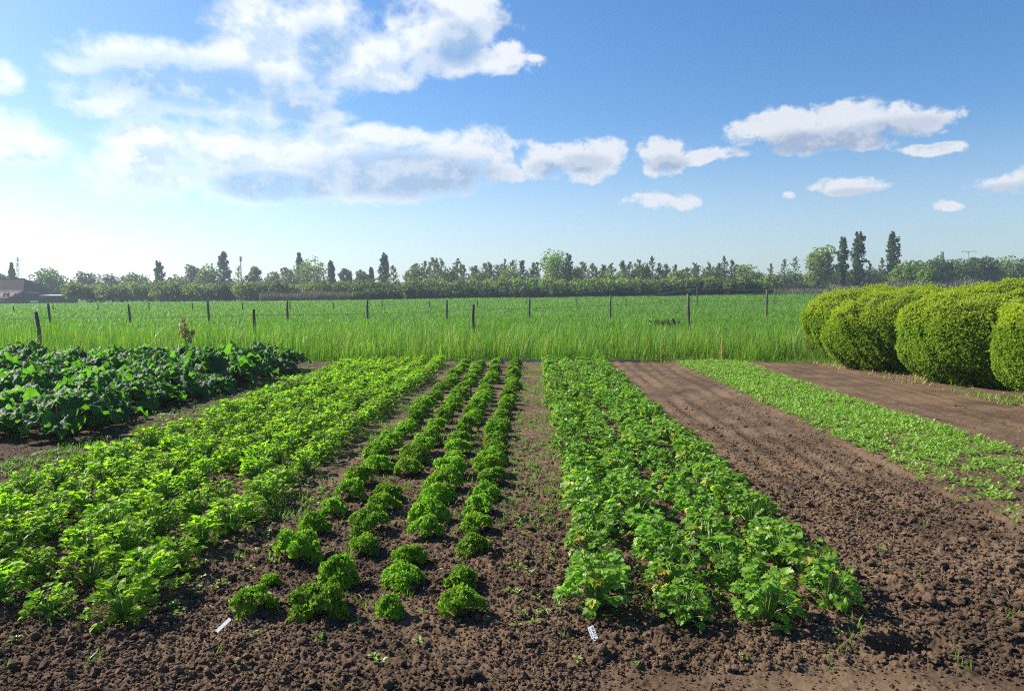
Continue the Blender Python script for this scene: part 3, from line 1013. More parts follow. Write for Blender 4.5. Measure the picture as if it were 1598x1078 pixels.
def plant_tree(kind, name, px, top, wpx, D, leafm, label, cat='tree', group=None, **kw):
    TSEED[0] += 1
    rs = np.random.default_rng(TSEED[0])
    b = at(px, D); gz = float(ground_z(b.x, D))
    H = zrow(top, D) - gz; W = wpx * D / F_PX
    tg, cg_ = TK[kind](rs, H, W, **kw)
    o = empty(name, (b.x, D, gz)); tag(o, label, cat, group)
    tg.build('trunk' if kind != 'shrub' else 'branches', MT['trunk_far'], o)
    cg_.build('crown' if kind != 'shrub' else 'foliage', MT[leafm], o)
    return o


# backdrop left of the long hedge
T = plant_tree
T('conifer_tree', 'conifer_tree', 20, 410, 38, 165, 'crown_dark', 'dark pointed conifer standing directly behind the barn')
T('round_tree', 'broadleaf_tree', 2, 424, 34, 168, 'crown_mid', 'rounded tree at the left edge behind the barn roof')
T('round_tree', 'broadleaf_tree', 80, 420, 62, 160, 'crown_mid', 'wide broadleaf tree behind the open field shed', n=2000)
T('round_tree', 'broadleaf_tree', 44, 440, 40, 165, 'crown_pale', 'low pale tree in the gap between barn and field shed', n=900)
T('round_tree', 'broadleaf_tree', 135, 423, 46, 172, 'crown_dark', 'dark rounded tree just right of the shed trees', n=1400)
T('round_tree', 'broadleaf_tree', 176, 427, 44, 178, 'crown_dark', 'low dark treetop between the rounded dark tree and the smallest poplar', n=1300)
T('round_tree', 'broadleaf_tree', 213, 425, 46, 176, 'crown_mid', 'green treetop just left of the lone poplar on the left')
T('poplar_tree', 'poplar_tree', 249, 407, 17, 180, 'crown_dark', 'small narrow poplar standing alone, furthest left of all poplars', 'poplar')
T('round_tree', 'broadleaf_tree', 275, 429, 40, 178, 'crown_mid', 'low tree filling the gap right of the leftmost poplar', n=1100)
T('round_tree', 'willow_tree', 303, 409, 34, 182, 'crown_grey', 'grey green willow left of the tall poplar by the floodlight mast')
T('round_tree', 'broadleaf_tree', 326, 413, 48, 170, 'crown_pale', 'pale rounded tree between grey willow and tall poplar')
T('poplar_tree', 'poplar_tree', 351, 392, 22, 180, 'crown_dark', 'tall dark poplar just left of the floodlight mast', 'poplar')
T('airy_tree', 'birch_tree', 371, 415, 26, 172, 'crown_grey', 'thin grey birch at the foot of the floodlight mast', n=900)
T('round_tree', 'willow_tree', 399, 411, 30, 178, 'crown_grey', 'grey willow just right of the floodlight mast')
T('round_tree', 'broadleaf_tree', 428, 422, 40, 180, 'crown_grey', 'low hazy tree between grey willow and the broad pale crown', n=1200)
T('poplar_tree', 'poplar_tree', 468, 394, 14, 186, 'crown_dark', 'poplar top poking out behind the broad pale round crown', 'poplar')
T('round_tree', 'broadleaf_tree', 486, 404, 62, 174, 'crown_pale', 'broad pale round crown in front of a poplar top', n=2200)
T('round_tree', 'broadleaf_tree', 452, 413, 36, 176, 'crown_grey', 'grey green crown leaning against the broad pale round crown', n=1200)
T('poplar_tree', 'poplar_tree', 517, 407, 14, 180, 'crown_dark', 'small poplar right of the broad pale round crown', 'poplar')
T('round_tree', 'willow_tree', 541, 414, 24, 176, 'crown_grey', 'pointed grey green willow right of the small poplar', low=.1)
T('round_tree', 'willow_tree', 566, 420, 30, 172, 'crown_pale', 'pale loose willow left of the dwarf poplar', low=.1)
T('poplar_tree', 'poplar_tree', 580, 417, 10, 176, 'crown_dark', 'dwarf poplar, smallest of them, beside the tall lone poplar', 'poplar')
T('poplar_tree', 'poplar_tree', 600, 396, 21, 168, 'crown_dark', 'tall lone poplar at the left end of the airy tree row', 'poplar', n=2200)
# low row of small trees at the far side of the pasture on the left
for i, px in enumerate(range(122, 600, 26)):
    big = px < 240
    T('round_tree', 'small_tree', px + (i * 7) % 9 - 4, 443 + (i * 5) % 6 - (3 if px > 250 else 0), 42 + (i * 13) % 14, 118 + (i * 3) % 5, 'crown_pale' if big or i % 3 else 'crown_mid',
      'small bushy tree with bare lower trunk in the low row across the pasture', 'tree', 'low row of small trees across the pasture', low=0.30 if big else 0.12, n=1500, leaf=0.3)
# the row of airy young trees behind the long hedge
rs0 = np.random.default_rng(5)
pxs = [620] + list(np.arange(636, 845, 7.0)) + list(np.arange(898, 1168, 7.6))
for i, px in enumerate(pxs):
    top = 412 + rs0.normal() * 5 - (2 if px < 900 else 0) + (9 if px < 640 else 0)
    if i % 7 == 3:
        T('round_tree', 'small_tree', px, top + 5, 28 + rs0.random() * 14, 149, 'crown_mid' if i % 2 else 'crown_pale', 'small rounded tree standing within the row of airy young trees', 'tree', 'rounded trees within the airy row', n=1500, leaf=.26)
        continue
    T('airy_tree', 'airy_tree', px + rs0.normal() * 3, top, 19 + rs0.random() * 22, 150 + rs0.random() * 8, 'crown_grey',
      'slender see-through young tree in the row above the long dark hedge', 'tree', 'row of airy young trees behind the long hedge')
T('round_tree', 'broadleaf_tree', 868, 389, 62, 146, 'crown_fresh', 'full pale green tree breaking the row of airy young trees', low=.06, n=3000, nb=18, leaf=.3)
T('poplar_tree', 'upright_tree', 887, 396, 16, 147, 'crown_pale', 'narrow upright tree pressed against the full tree in the airy row', n=1300, leaf=.28)
for i, px in enumerate(np.arange(645, 1200, 23)):
    T('shrub', 'shrub', px, 431 + (i * 7) % 6, 40, 128 + (i % 3), 'crown_fresh', 'pale green shrub in the continuous band on top of the long dark hedge', 'shrub', 'band of pale shrubs behind the long hedge', n=900, leaf=.34)
# trees on the right
for i, (px, top, w) in enumerate(((1203, 412, 24), (1222, 406, 26), (1240, 403, 28), (1297, 420, 24), (1357, 408, 26), (1376, 404, 26), (1322, 424, 22))):
    T('airy_tree', 'airy_tree', px, top, w, 160, 'crown_mid', 'open feathery tree among the poplars on the right', 'tree', 'open feathery trees around the right poplars', n=800)
T('round_tree', 'broadleaf_tree', 1277, 383, 54, 150, 'crown_pale', 'large spreading tree left of the three tall right poplars', low=.14, n=2600, nb=14, leaf=.36)
T('poplar_tree', 'poplar_tree', 1313, 371, 18, 158, 'crown_dark', 'slimmest of the three tall poplars on the right', 'poplar', n=2400)
T('poplar_tree', 'poplar_tree', 1337, 363, 24, 160, 'crown_dark', 'tallest and broadest poplar, middle of the three on the right', 'poplar', n=2800)
T('poplar_tree', 'poplar_tree', 1391, 365, 23, 160, 'crown_dark', 'tall poplar standing apart, rightmost of all poplars', 'poplar', n=2600)
T('shrub', 'round_shrub', 1412, 406, 56, 130, 'crown_fresh', 'bright rounded shrub at the foot of the rightmost poplar', 'shrub', n=2000, leaf=.34)
T('shrub', 'round_shrub', 1444, 415, 34, 124, 'crown_fresh', 'small bright ball shaped shrub, lower than its bright neighbour', 'shrub', n=1300, leaf=.3)
for i, (px, top, w, mm, lb) in enumerate((
        (1440, 404, 48, 'crown_mid', 'rounded tree behind the two bright shrubs'),
        (1470, 400, 46, 'crown_dark', 'dark tree at the foot of the radio mast'),
        (1503, 400, 50, 'crown_mid', 'green tree below the double armed street light'),
        (1532, 398, 44, 'crown_dark', 'dark tree just right of the street light tree'),
        (1553, 402, 58, 'crown_fresh', 'fresh green tree near the right edge above the clipped hedge'),
        (1592, 399, 54, 'crown_mid', 'green tree cut by the right edge of the view'),
        (1630, 400, 54, 'crown_dark', 'dark tree beyond the clipped hedge at far right'))):
    T('round_tree', 'broadleaf_tree', px, top, w, 165 + i * 2, mm, lb, low=.08, n=1700)
for i, (px, top, w, mm) in enumerate(((1180, 425, 30, 'crown_mid'), (-30, 420, 60, 'crown_mid'), (-90, 415, 70, 'crown_dark'))):
    T('round_tree', 'broadleaf_tree', px, top, w, 170, mm, ('low tree between the long hedge end and the feathery trees', 'tree beyond the left edge behind the barn', 'large tree furthest left beyond the barn')[i])
# pollards before the barn
for px, top in ((6, 456), (12, 456), (24, 457), (30, 456)):
    T('round_tree', 'pollard_tree', px, top, 6, 134, 'crown_dark', 'tiny knotty pollard in front of the pink barn roof', 'tree', 'pollards in front of the barn', n=60, nb=4, leaf=.25, low=.55)


# far wood that closes the horizon
def mass(name, segs, D, leafm, leaf, dens, label, cat=None, kind=None, depth=4.0, group=None, core='yew_core', seed=3):
    """a long hedge: lumpy leaf shell over a dark inner core of twigs; segs = (column, top row) knots"""
    rs = np.random.default_rng(seed)
    xs = np.array([s[0] for s in segs], float); ts = np.array([s[1] for s in segs], float)
    X0, X1 = xcol(xs[0], D), xcol(xs[-1], D); Ln = X1 - X0
    gz0 = float(ground_z((X0 + X1) / 2, D))
    root = empty(name, ((X0 + X1) / 2, D, gz0)); tag(root, label, cat, group, kind)
    lf, cr = Geo(), Geo()
    iv1, it1 = ico(2)
    n = int(Ln / 1.5)
    for i in range(n):
        px = xs[0] + (xs[-1] - xs[0]) * (i + .5) / n
        X = xcol(px, D); gz = float(ground_z(X, D)) - gz0
        top = np.interp(px, xs, ts) + rs.normal() * 1.0
        H = zrow(top, D) - gz - gz0
        c = np.array([X - root.location.x, rs.normal() * depth * .12, gz + H * .47])
        r = np.array([1.35, depth / 2, H * .53])
        cr.add(iv1 * r * .86 * (1 + .08 * rs.normal(size=(len(iv1), 1))) + c, it1)
        cloud(lf, c, r, int(dens), leaf, rs, .82)
    cr.build('inner_twigs', MT[core], root)
    lf.build('foliage', MT[leafm], root)
    return root


mass('far_wood', [(-420, 432), (-100, 428), (0, 436), (60, 440), (200, 436), (420, 436), (640, 440), (900, 434), (1200, 428), (1300, 424), (1450, 412), (1700, 408), (2100, 400)], 195, 'crown_mid', 0.6, 60,
     'hazy blue green wood closing the horizon behind all the trees', None, 'stuff', 7)
mass('bramble_hedge', [(556, 461), (566, 450), (600, 449), (640, 446), (690, 447), (730, 444), (800, 446), (870, 447), (960, 442), (1040, 441), (1080, 437), (1120, 436), (1170, 436), (1194, 442), (1200, 452)], 114, 'bramble', 0.34, 230,
     'long dark bramble hedge along the far side of the pasture', 'hedge', None, 4.5)
mass('scrub_bank', [(380, 452), (420, 450), (470, 449), (520, 451), (560, 452)], 124, 'crown_dark', 0.34, 220, 'dark scrubby hedge behind the brown reeds, left of the long bramble hedge', 'hedge', None, 3.5, seed=9)
# reeds and bare brush
g = Geo(); n = 5200
px = RNG.uniform(405, 545, n); D = RNG.uniform(110, 113, n)
X = np.array([xcol(p, d) for p, d in zip(px, D)])
blades(g, np.stack([X, D, ground_z(X, D)], 1), RNG.uniform(.7, 1.9, n) * (0.6 + 0.6 * fbm(X * .3, D, 2, 3)), RNG.random(n) * 6.28, RNG.uniform(.05, .3, n), np.full(n, .07))
tag(g.build('reeds', MT['reed']), 'dry brown reeds standing along the ditch across the pasture', 'reeds', None, 'stuff')
g = Geo(); n = 15000
px = RNG.uniform(1190, 1760, n); D = RNG.uniform(118, 123, n)
X = np.array([xcol(p, d) for p, d in zip(px, D)])
hgt = RNG.uniform(.5, 2.2, n) * np.clip(0.55 + 0.9 * fbm(X * .25, D * .25, 2, 3), 0, 1.4) * np.where(px < 1290, .6, 1)
blades(g, np.stack([X, D, ground_z(X, D)], 1), hgt, RNG.random(n) * 6.28, RNG.uniform(.1, .6, n), np.full(n, .08))
MT['brush'] = leaf_mat('brush_twigs', (0.13, 0.115, 0.085), (0.21, 0.19, 0.13), 0.15, (1, 1, .9), c3=(0.07, 0.12, 0.03), f3=.3)
tag(g.build('brush', MT['brush']), 'grey brown scrub between the pasture and the trees on the right', 'scrub', None, 'stuff')

# ------------------------------------------------------------------ pasture grass
def field(name, n, y0, y1, h0, h1, w, matn, label, xl, xr, power=1.0, bend=(.1, .5), hfun=None, seed=1, segs=2, clump=None):
    rs = np.random.default_rng(seed)
    y = y0 + (y1 - y0) * rs.random(n) ** power
    x = xl(y) + (xr(y) - xl(y)) * rs.random(n)
    if clump is not None:
        keep = rs.random(n) < clump(x, y); x, y = x[keep], y[keep]; n = len(x)
    h = (h0 + (h1 - h0) * rs.random(n))
    if hfun is not None: h = h * hfun(x, y)
    g = Geo()
    wd_ = w(y) * rs.uniform(.6, 1.4, n)
    blades(g, np.stack([x, y, ground_z(x, y) - .02], 1), h, rs.random(n) * 6.28, rs.uniform(*bend, n), wd_, 0, segs)
    o = g.build(name, MT[matn]); tag(o, label, 'grass', None, 'stuff')
    return o


hmod = lambda x, y: (0.22 + 1.4 * fbm(x * 1.3, y * 1.3, 3, 2)) * (0.8 + .2 * sstep(y, 17.5, 18.3))
xl_ = lambda y: -y * .80 - 3
xr_ = lambda y: y * .66 + 4
field('dry_stalks', 1500, 17.6, 24, .5, 1.05, lambda y: np.full(len(y), .009), 'dry', 'pale dead stalks sticking up among the tall grass', xl_, lambda y: np.full(len(y), 13.0), 1.4, (.05, .5), None, 27, 3)
field('tall_grass', 78000, 17.4, 23.5, .36, .95, lambda y: np.full(len(y), .0095), 'tall', 'tall fresh grass standing in a belt behind the far end of the beds', xl_, lambda y: np.full(len(y), 13.0), 1.5, (.03, .42), hmod, 21, 3, lambda x, y: np.clip((fbm(x * 2.3, y * 2.3, 2, 6) - .30) * 4, .12, 1) * np.where(y < 17.9, .4, 1))
field('meadow_grass', 90000, 22.5, 42, .22, .5, lambda y: .013 * y / 22, 'pasture', 'green meadow grass around the fence posts', xl_, xr_, 1.2, (.1, .6), lambda x, y: (0.4 + 1.1 * fbm(x * .5, y * .5, 3, 2)) * (1.35 - .5 * sstep(y, 22, 30)), 22)
field('pasture_grass', 110000, 40, 116, .16, .36, lambda y: .022 * y / 40, 'pasture', 'short green grass of the open pasture further back', xl_, xr_, 1.3, (.1, .7), lambda x, y: 0.5 + 1.0 * fbm(x * .25, y * .25, 3, 4), 23)
# dark dock clump in the pasture
p = at(1038, 36.0); gz = float(ground_z(p.x, 36))
rs = np.random.default_rng(8); g = Geo()
n = 46; a = rs.random(n) * 6.28
blades(g, np.stack([rs.normal(size=n) * .28, rs.normal(size=n) * .2, np.zeros(n)], 1), rs.uniform(.3, .62, n), a, rs.uniform(.4, 1.1, n), np.full(n, .14), 0, 3)
tag(g.build('dock_plant', MT['crown_dark'], None, False, (p.x, 36, gz)), 'dark clump of broad dock leaves alone in the pasture near the right post', 'weed')

# ------------------------------------------------------------------ fences
def post_mesh(h, r, seed):
    rs = np.random.default_rng(seed); g = Geo()
    zs = np.array([-.3, h * .3, h * .65, h])
    th = np.arange(9) / 9 * 6.283
    tube(g, np.stack([rs.normal(size=4) * .006, rs.normal(size=4) * .006, zs], 1), np.array([1.06, 1, 1, .95]) * r * (1 + .05 * rs.normal(size=4)), 9)
    return g


def wire_fence(name, posts, label, wires, r, wmat, wrad, leans=None, seed=0):
    """posts: (column, depth, top row)"""
    P = []
    for px, D, top in posts:
        b = at(px, D); gz = float(ground_z(b.x, D)); P.append((b.x, D, gz, zrow(top, D) - gz))
    c = P[len(P) // 2]
    root = empty(name, c[:3]); tag(root, label, 'fence')
    for i, (x, y, z, h) in enumerate(P):
        o = post_mesh(h, r, seed + i).build('post', MT['post'], root, True, (x - c[0], y - c[1], z - c[2]))
        ln = (leans or {}).get(i, 0)
        o.rotation_euler = (0, R(-ln), 0)
        for w in wires:
            g = Geo(); tube(g, [(r * .4, -r * .8, h * w), (r * .4, -r - .05, h * w)], .02, 6)
            g.build('insulator', MT['insulator'], o)
    for w in wires:
        g = Geo(); pts = []
        for i, (x, y, z, h) in enumerate(P):
            q = np.array([x - c[0], y - c[1] - r - .05, z - c[2] + h * w])
            if pts:
                for f in (.25, .5, .75): pts.append(last * (1 - f) + q * f - np.array([0, 0, .05 * 4 * f * (1 - f)]))
            pts.append(q); last = q
        tube(g, pts, wrad, 4); g.build('wire', MT[wmat], root)
    return root


wire_fence('post_fence', [(-260, 17.5, 490), (61, 19.6, 487), (396, 22.6, 483), (738, 25.6, 475), (1077, 28.6, 460), (1420, 32, 456)],
           'nearest wire fence with tall leaning wooden posts rising from the long grass', (.86,), .052, 'wire_dark', .004, {1: 5, 2: 0.5, 3: -.5, 4: 2.5}, 60)
wire_fence('post_fence', [(-48, 36, 475), (77, 37, 474), (202, 38, 475), (325, 39, 470), (448, 40, 470), (573, 41, 469), (697, 42, 468), (826, 43, 465), (953, 44, 461), (1073, 45, 458), (1197, 46, 454), (1320, 47, 452)],
           'middle wire fence with evenly spaced dark posts crossing the whole pasture', (.93, .45), .062, 'wire', .006, {1: 5, 2: 4, 3: 2}, 80)
wire_fence('post_fence', [(-90, 60, 477), (20, 60, 477), (82, 60, 476), (152, 60, 476), (232, 61, 472), (300, 62, 473), (378, 62, 471), (452, 62, 472), (520, 63, 472), (596, 64, 469), (670, 65, 469), (745, 66, 468), (822, 66, 466), (900, 67, 464), (977, 68, 463), (1088, 68, 447), (1209, 69, 450), (1290, 70, 455)],
           'furthest wire fence with short thin posts before the hedges', (.9,), .05, 'wire', .006, None, 110)

# ------------------------------------------------------------------ clipped golden yew hedge
def leaf_spray():
    g = Geo(); rs = np.random.default_rng(2)
    for k in range(5):
        a = k * 1.257; d = np.array([math.cos(a), math.sin(a), 0]); s = np.array([-d[1], d[0], 0])
        up = np.array([0, 0, 1.0]); e = d * .62 + up * rs.uniform(.4, .95)
        m_ = e * .5 + up * .12
        g.add([np.zeros(3), m_ + s * .19, e, m_ - s * .19], [(0, 1, 2), (0, 2, 3)])
    return g.arrays()


SPRAY = leaf_spray()


def yew(cx, cy, H, a, b, label, seed, n=60000):
    rs = np.random.default_rng(seed)
    root = empty('clipped_yew', (cx, cy, 0)); tag(root, label, 'hedge', 'clipped golden yews')
    zc = H * .46; p = 2.5

    def surf(d):
        cz = np.where(d[:, 2] > 0, H - zc, zc * 1.25)
        k = (np.abs(d[:, 0] / a) ** p + np.abs(d[:, 1] / b) ** p + np.abs(d[:, 2] / cz) ** p) ** (-1 / p)
        q = d * k[:, None]
        nr = np.stack([np.sign(q[:, 0]) * np.abs(q[:, 0] / a) ** (p - 1) / a, np.sign(q[:, 1]) * np.abs(q[:, 1] / b) ** (p - 1) / b, np.sign(q[:, 2]) * np.abs(q[:, 2] / cz) ** (p - 1) / cz], 1)
        nr /= np.linalg.norm(nr, axis=1)[:, None]
        lump = fbm(q[:, 0] * 2.4 + q[:, 2] * 1.1 + seed, q[:, 1] * 2.4 - q[:, 2] * 1.7, 3, seed) - .5
        fine = fbm(q[:, 0] * 7 + q[:, 2] * 5, q[:, 1] * 7 - q[:, 2] * 4 + seed, 2, seed + 3) - .5
        q = q + nr * (lump * .36 + fine * .16)[:, None]
        q[:, 2] += zc
        return q, nr
    iv3, it3 = ico(5)
    d = iv3 * np.array([a, b, H * .5]); d /= np.linalg.norm(d, axis=1)[:, None]
    q, nr = surf(d)
    q = q - nr * .055; q[:, 2] = np.maximum(q[:, 2], .0)
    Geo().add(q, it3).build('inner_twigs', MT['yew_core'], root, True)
    d = rs.normal(size=(n, 3)) * np.array([a, b, H * .55]); d /= np.linalg.norm(d, axis=1)[:, None]
    q, nr = surf(d)
    k = q[:, 2] > .04; q, nr = q[k], nr[k]; n = len(q)
    q += nr * (rs.normal(size=n) * .018)[:, None]
    dirs = nr + rs.normal(size=(n, 3)) * .35 + np.array([0, 0, .35])
    s = rs.uniform(.019, .038, n)
    stray = rs.random(n) < .025
    q[stray] += nr[stray] * rs.uniform(.02, .075, int(stray.sum()))[:, None] + np.array([0, 0, .015]); s[stray] *= 1.25
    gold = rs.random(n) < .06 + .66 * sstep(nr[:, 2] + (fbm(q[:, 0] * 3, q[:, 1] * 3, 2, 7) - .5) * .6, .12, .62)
    F = frames(dirs, rs)
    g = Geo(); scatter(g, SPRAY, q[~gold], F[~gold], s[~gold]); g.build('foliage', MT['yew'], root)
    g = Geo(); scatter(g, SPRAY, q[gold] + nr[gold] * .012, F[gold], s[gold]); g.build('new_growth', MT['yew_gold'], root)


yew(9.2, 18.0, 1.76, 2.35, 1.24, 'golden clipped yew furthest back beside the tall grass', 31)
yew(8.9, 15.75, 1.66, 2.40, 1.30, 'golden clipped yew second from the back, overlapping its neighbour', 32)
yew(9.4, 13.35, 1.76, 2.45, 1.34, 'broadest golden clipped yew, its right flank in deep shadow', 33, 68000)
yew(9.42, 11.0, 1.80, 2.30, 1.05, 'nearest golden clipped yew, cut off by the right edge', 34, 72000)
yew(10.2, 8.2, 1.80, 2.3, 1.1, 'golden clipped yew beyond the right edge of the view', 35, 12000)

# ------------------------------------------------------------------ crops
celery = make_protos('celery_plant', 'bright green celery plant', 'celery plant', [umbel_plant(200 + i, 60, .205, .122, .040) for i in range(6)], MT['celery'], MT['celery_stem'])
CN = ['row nearest the curled parsley', 'second row from the curled parsley', 'third row from the curled parsley', 'third row from the rhubarb', 'second row from the rhubarb', 'row nearest the rhubarb']
crop(celery, ROWS_CELERY, .36, [3.45, 3.5, 3.6, 3.6, 3.5, 3.5], 'celery plants in six rows', 'bright celery plant, %s from the front in the %s', 'small celery plant in the far part of the %s', (.80, 1.18), .03, 11, CN, lambda ri, k, y: .92 if k == 0 else 1.04)
curly = make_protos('curly_parsley', 'curled parsley plant', 'parsley plant', [curly_plant(300 + i, .120 + .012 * (i % 3), .138 + .014 * (i % 2), 11 + i % 4) for i in range(7)], MT['curly'], MT['celery_stem'])
RN = ['row nearest the celery', 'second row from the celery', 'third row from the celery', 'row nearest the middle path']
crop(curly, ROWS_CURLY, .41, [3.52, 3.50, 3.50, 3.52], 'curled parsley plants in four rows', 'domed curled parsley plant, %s from the front in the %s', 'small curled parsley dome in the far part of the %s', (.86, 1.14), .035, 12, RN,
     lambda ri, k, y: {(0, 1): .6, (2, 0): .78, (2, 1): 1.0, (1, 0): 1.12, (3, 0): 1.05}.get((ri, k), 1.0) * (1 + .14 * float(sstep(y, 4.5, 7))))
flat = make_protos('flat_parsley', 'flat leaved parsley plant', 'parsley plant', [umbel_plant(400 + i, 44, .205, .112, .044, True) for i in range(6)], MT['flat'], MT['flat_stem'])
FN = ['row nearest the middle path', 'second row from the middle path', 'third row from the middle path', 'row nearest the raked soil']
crop(flat, ROWS_FLAT, .34, [3.60, 3.46, 3.48, 3.62], 'flat parsley plants in four rows', 'glossy flat parsley plant, %s from the front in the %s', 'small flat parsley plant in the far part of the %s', (.95, 1.28), .02, 13, FN)

# seedlings carpet
g = Geo()
for k in range(4):
    rs = np.random.default_rng(500 + k); t_ = Geo(); lv, lt = LF1
    for i in range(9):
        a = i * 2.4; s = rs.uniform(.014, .031)
        e = np.array([math.cos(a), math.sin(a), 0]) * rs.uniform(.008, .035) + np.array([0, 0, rs.uniform(.008, .048)])
        Rm = rots(np.array([a - 1.57]), np.array([rs.uniform(-.6, 1.0)]))[0]
        t_.add((lv * np.array([1.25, 1, 1]) * s) @ Rm.T + e, lt)
        sd = np.array([-math.sin(a), math.cos(a), 0]) * .0015
        t_.add([np.zeros(3) - sd, sd, e], [(0, 1, 2)])
    n = 1650
    y = 4.3 + (BED_END - .3 - 4.3) * rs.random(n)
    x = 3.40 + 1.48 * rs.random(n) + .05 * rs.normal(size=n)
    # sown in narrow drills; thinner towards the near end
    keep = rs.random(n) < np.clip(.22 + .9 * sstep(y, 5.2, 9), 0, 1) * (.45 + .75 * (fbm(x * 3, y * 2, 2, 6) > .40))
    x, y = x[keep], y[keep]
    scatter(g, t_.arrays(), np.stack([x, y, soil_z(x, y) - .004], 1), rots(rs.random(len(x)) * 6.28, rs.normal(size=len(x)) * .12), rs.uniform(.55, 1.35, len(x)))
tag(g.build('seedlings', MT['seedling']), 'strip of low bright seedlings between two bare strips of soil', 'seedlings', None, 'stuff')

# weeds in the paths
g = Geo(); rs = np.random.default_rng(77)
zones = [(-2.0, -1.5, 4.2, 17.6, 900), (-.22, .30, 4.2, 17.0, 480), (-5.0, -4.05, 5, 17.3, 2300), (-1.35, -.4, 4.2, 12, 380), (.5, 1.5, 3.6, 10, 260), (-2.4, 1.6, 2.95, 4.2, 60), (1.75, 3.3, 3.0, 6, 16)]
for x0, x1, y0, y1, n in zones:
    y = y0 + (y1 - y0) * rs.random(n) ** 1.1; x = x0 + (x1 - x0) * rs.random(n)
    k = (rs.random(n) < np.clip((fbm(x * 1.6, y * 1.1, 3, 8) - .38) * 5, .08, 1)); x, y = x[k], y[k]
    for q in range(7):
        m_ = len(x); ox_, oy_ = rs.normal(size=m_) * .022, rs.normal(size=m_) * .022
        blades(g, np.stack([x + ox_, y + oy_, soil_z(x + ox_, y + oy_) - .004], 1), rs.uniform(.02, .085, m_), rs.random(m_) * 6.28, rs.uniform(.2, 1.0, m_), rs.uniform(.004, .009, m_))
tag(g.build('weeds', MT['weed']), 'small grassy weeds sprouting from the soil paths between the beds', 'weeds', None, 'stuff')
g = Geo()
for x0, x1, y0, y1, n in ((-2.0, -1.5, 3.4, 16, 330), (-.2, .3, 3.4, 16, 280), (-3, 1.7, 2.95, 4, 40), (-5, -4.05, 6, 17, 420), (1.2, 1.9, 3.2, 6, 25)):
    y = y0 + (y1 - y0) * rs.random(n); x = x0 + (x1 - x0) * rs.random(n)
    for q in range(5):
        a = q * 1.257 + rs.random(n); s = rs.uniform(.012, .030, n)
        p_ = np.stack([x + np.cos(a) * s * .4, y + np.sin(a) * s * .4, soil_z(x, y) + .012 + .01 * rs.random(n)], 1)
        scatter(g, (LF1[0], LF1[1], np.zeros(len(LF1[1]), int)), p_, rots(a - 1.57, rs.uniform(-.1, .6, n)), s)
tag(g.build('weed_rosettes', MT['seedling']), 'tiny broad leaved weed seedlings dotted over the paths', 'weeds', None, 'stuff')
# dry grass litter and green patches along the hedge foot and far edge
g = Geo(); n = 5200
y = rs.uniform(9.5, 18, n); x = 6.6 + (rs.random(n) ** .7) * 1.5 + (14 - y) * .06
k = rs.random(n) < np.clip((fbm(x * 1.4, y * 1.0, 3, 10) - .36) * 5, .04, 1); x, y = x[k], y[k]; n = len(x)
blades(g, np.stack([x, y, soil_z(x, y) - .004], 1), rs.uniform(.03, .13, n), rs.random(n) * 6.28, rs.uniform(.7, 1.5, n), rs.uniform(.006, .011, n))
tag(g.build('dry_grass', MT['dry']), 'pale dry grass litter along the foot of the clipped yews', 'dry grass', None, 'stuff')
g = Geo(); n = 5200
y = rs.uniform(10.5, 18.2, n); x = 6.9 + rs.random(n) * 1.3
y2 = rs.uniform(17.15, 17.9, 6000); x2 = rs.uniform(-13, 8, 6000)
x, y = np.concatenate([x, x2]), np.concatenate([y, y2]); n = len(x)
k = rs.random(n) < np.clip((fbm(x * 1.1 + 9, y * 1.0, 3, 12) - .44) * 6, .02, 1); x, y = x[k], y[k]; n = len(x)
blades(g, np.stack([x, y, soil_z(x, y) - .004], 1), rs.uniform(.04, .14, n), rs.random(n) * 6.28, rs.uniform(.3, 1.0, n), rs.uniform(.007, .013, n))
tag(g.build('verge_grass', MT['weed']), 'thin green grass tufts at the foot of the yews and the end of the beds', 'grass', None, 'stuff')

# straw and root bits lying about
g = Geo(); n = 260; rs = np.random.default_rng(91)
y = 2.9 + 12 * rs.random(n) ** 1.6; x = (rs.random(n) * 2 - 1) * (y * .72 + .3)
k = (x > -5) & (x < 8.2); x, y = x[k], y[k]
for i in range(len(x)):
    a = rs.random() * 6.28; ln = rs.uniform(.012, .06); d = np.array([math.cos(a), math.sin(a), 0]) * ln
    z0, z1 = soil_z(np.array([x[i], x[i] + d[0]]), np.array([y[i], y[i] + d[1]])) + .009
    p = np.array([x[i], y[i], z0]); e = np.array([x[i] + d[0], y[i] + d[1], z1])
    tube(g, [p, (p + e) / 2 + np.array([0, 0, .004]), e], [.0016, .0019, .0012], 4)
tag(g.build('straw_bits', MT['dry']), 'bits of pale straw and root lying on the tilled soil', 'straw', None, 'stuff')

# ------------------------------------------------------------------ rhubarb
def rhubarb_leaf(rs, size):
    nu, nv = 11, 12
    u, v = np.meshgrid(np.linspace(-1, 1, nu), np.linspace(0, 1, nv))
    w = .58 * np.sin(np.pi * np.clip(v * .86 + .14, 0, 1) ** .75) ** .8 * (1 - .12 * v)
    x = u * w
    y = v - .28 * np.abs(u) ** 1.6 * (1 - v) ** 2        # heart shaped back lobes
    ph = rs.random(4) * 6.28
    z = .15 * np.abs(u) ** 1.5 * np.sin(v * 13 + ph[0] + 2 * u) + .09 * np.sin(u * 7 + ph[1]) * np.sin(v * 9 + ph[2]) + .16 * np.abs(u) - .34 * v ** 2 - .16 * u * u
    z = z + rs.normal(size=z.shape) * .022
    V = np.stack([x, y, z], -1).reshape(-1, 3) * size
    i = np.arange(nu * nv).reshape(nv, nu)
    a, b, c, d = i[:-1, :-1].ravel(), i[:-1, 1:].ravel(), i[1:, 1:].ravel(), i[1:, :-1].ravel()
    return V, np.concatenate([np.stack([a, b, c], 1), np.stack([a, c, d], 1)])


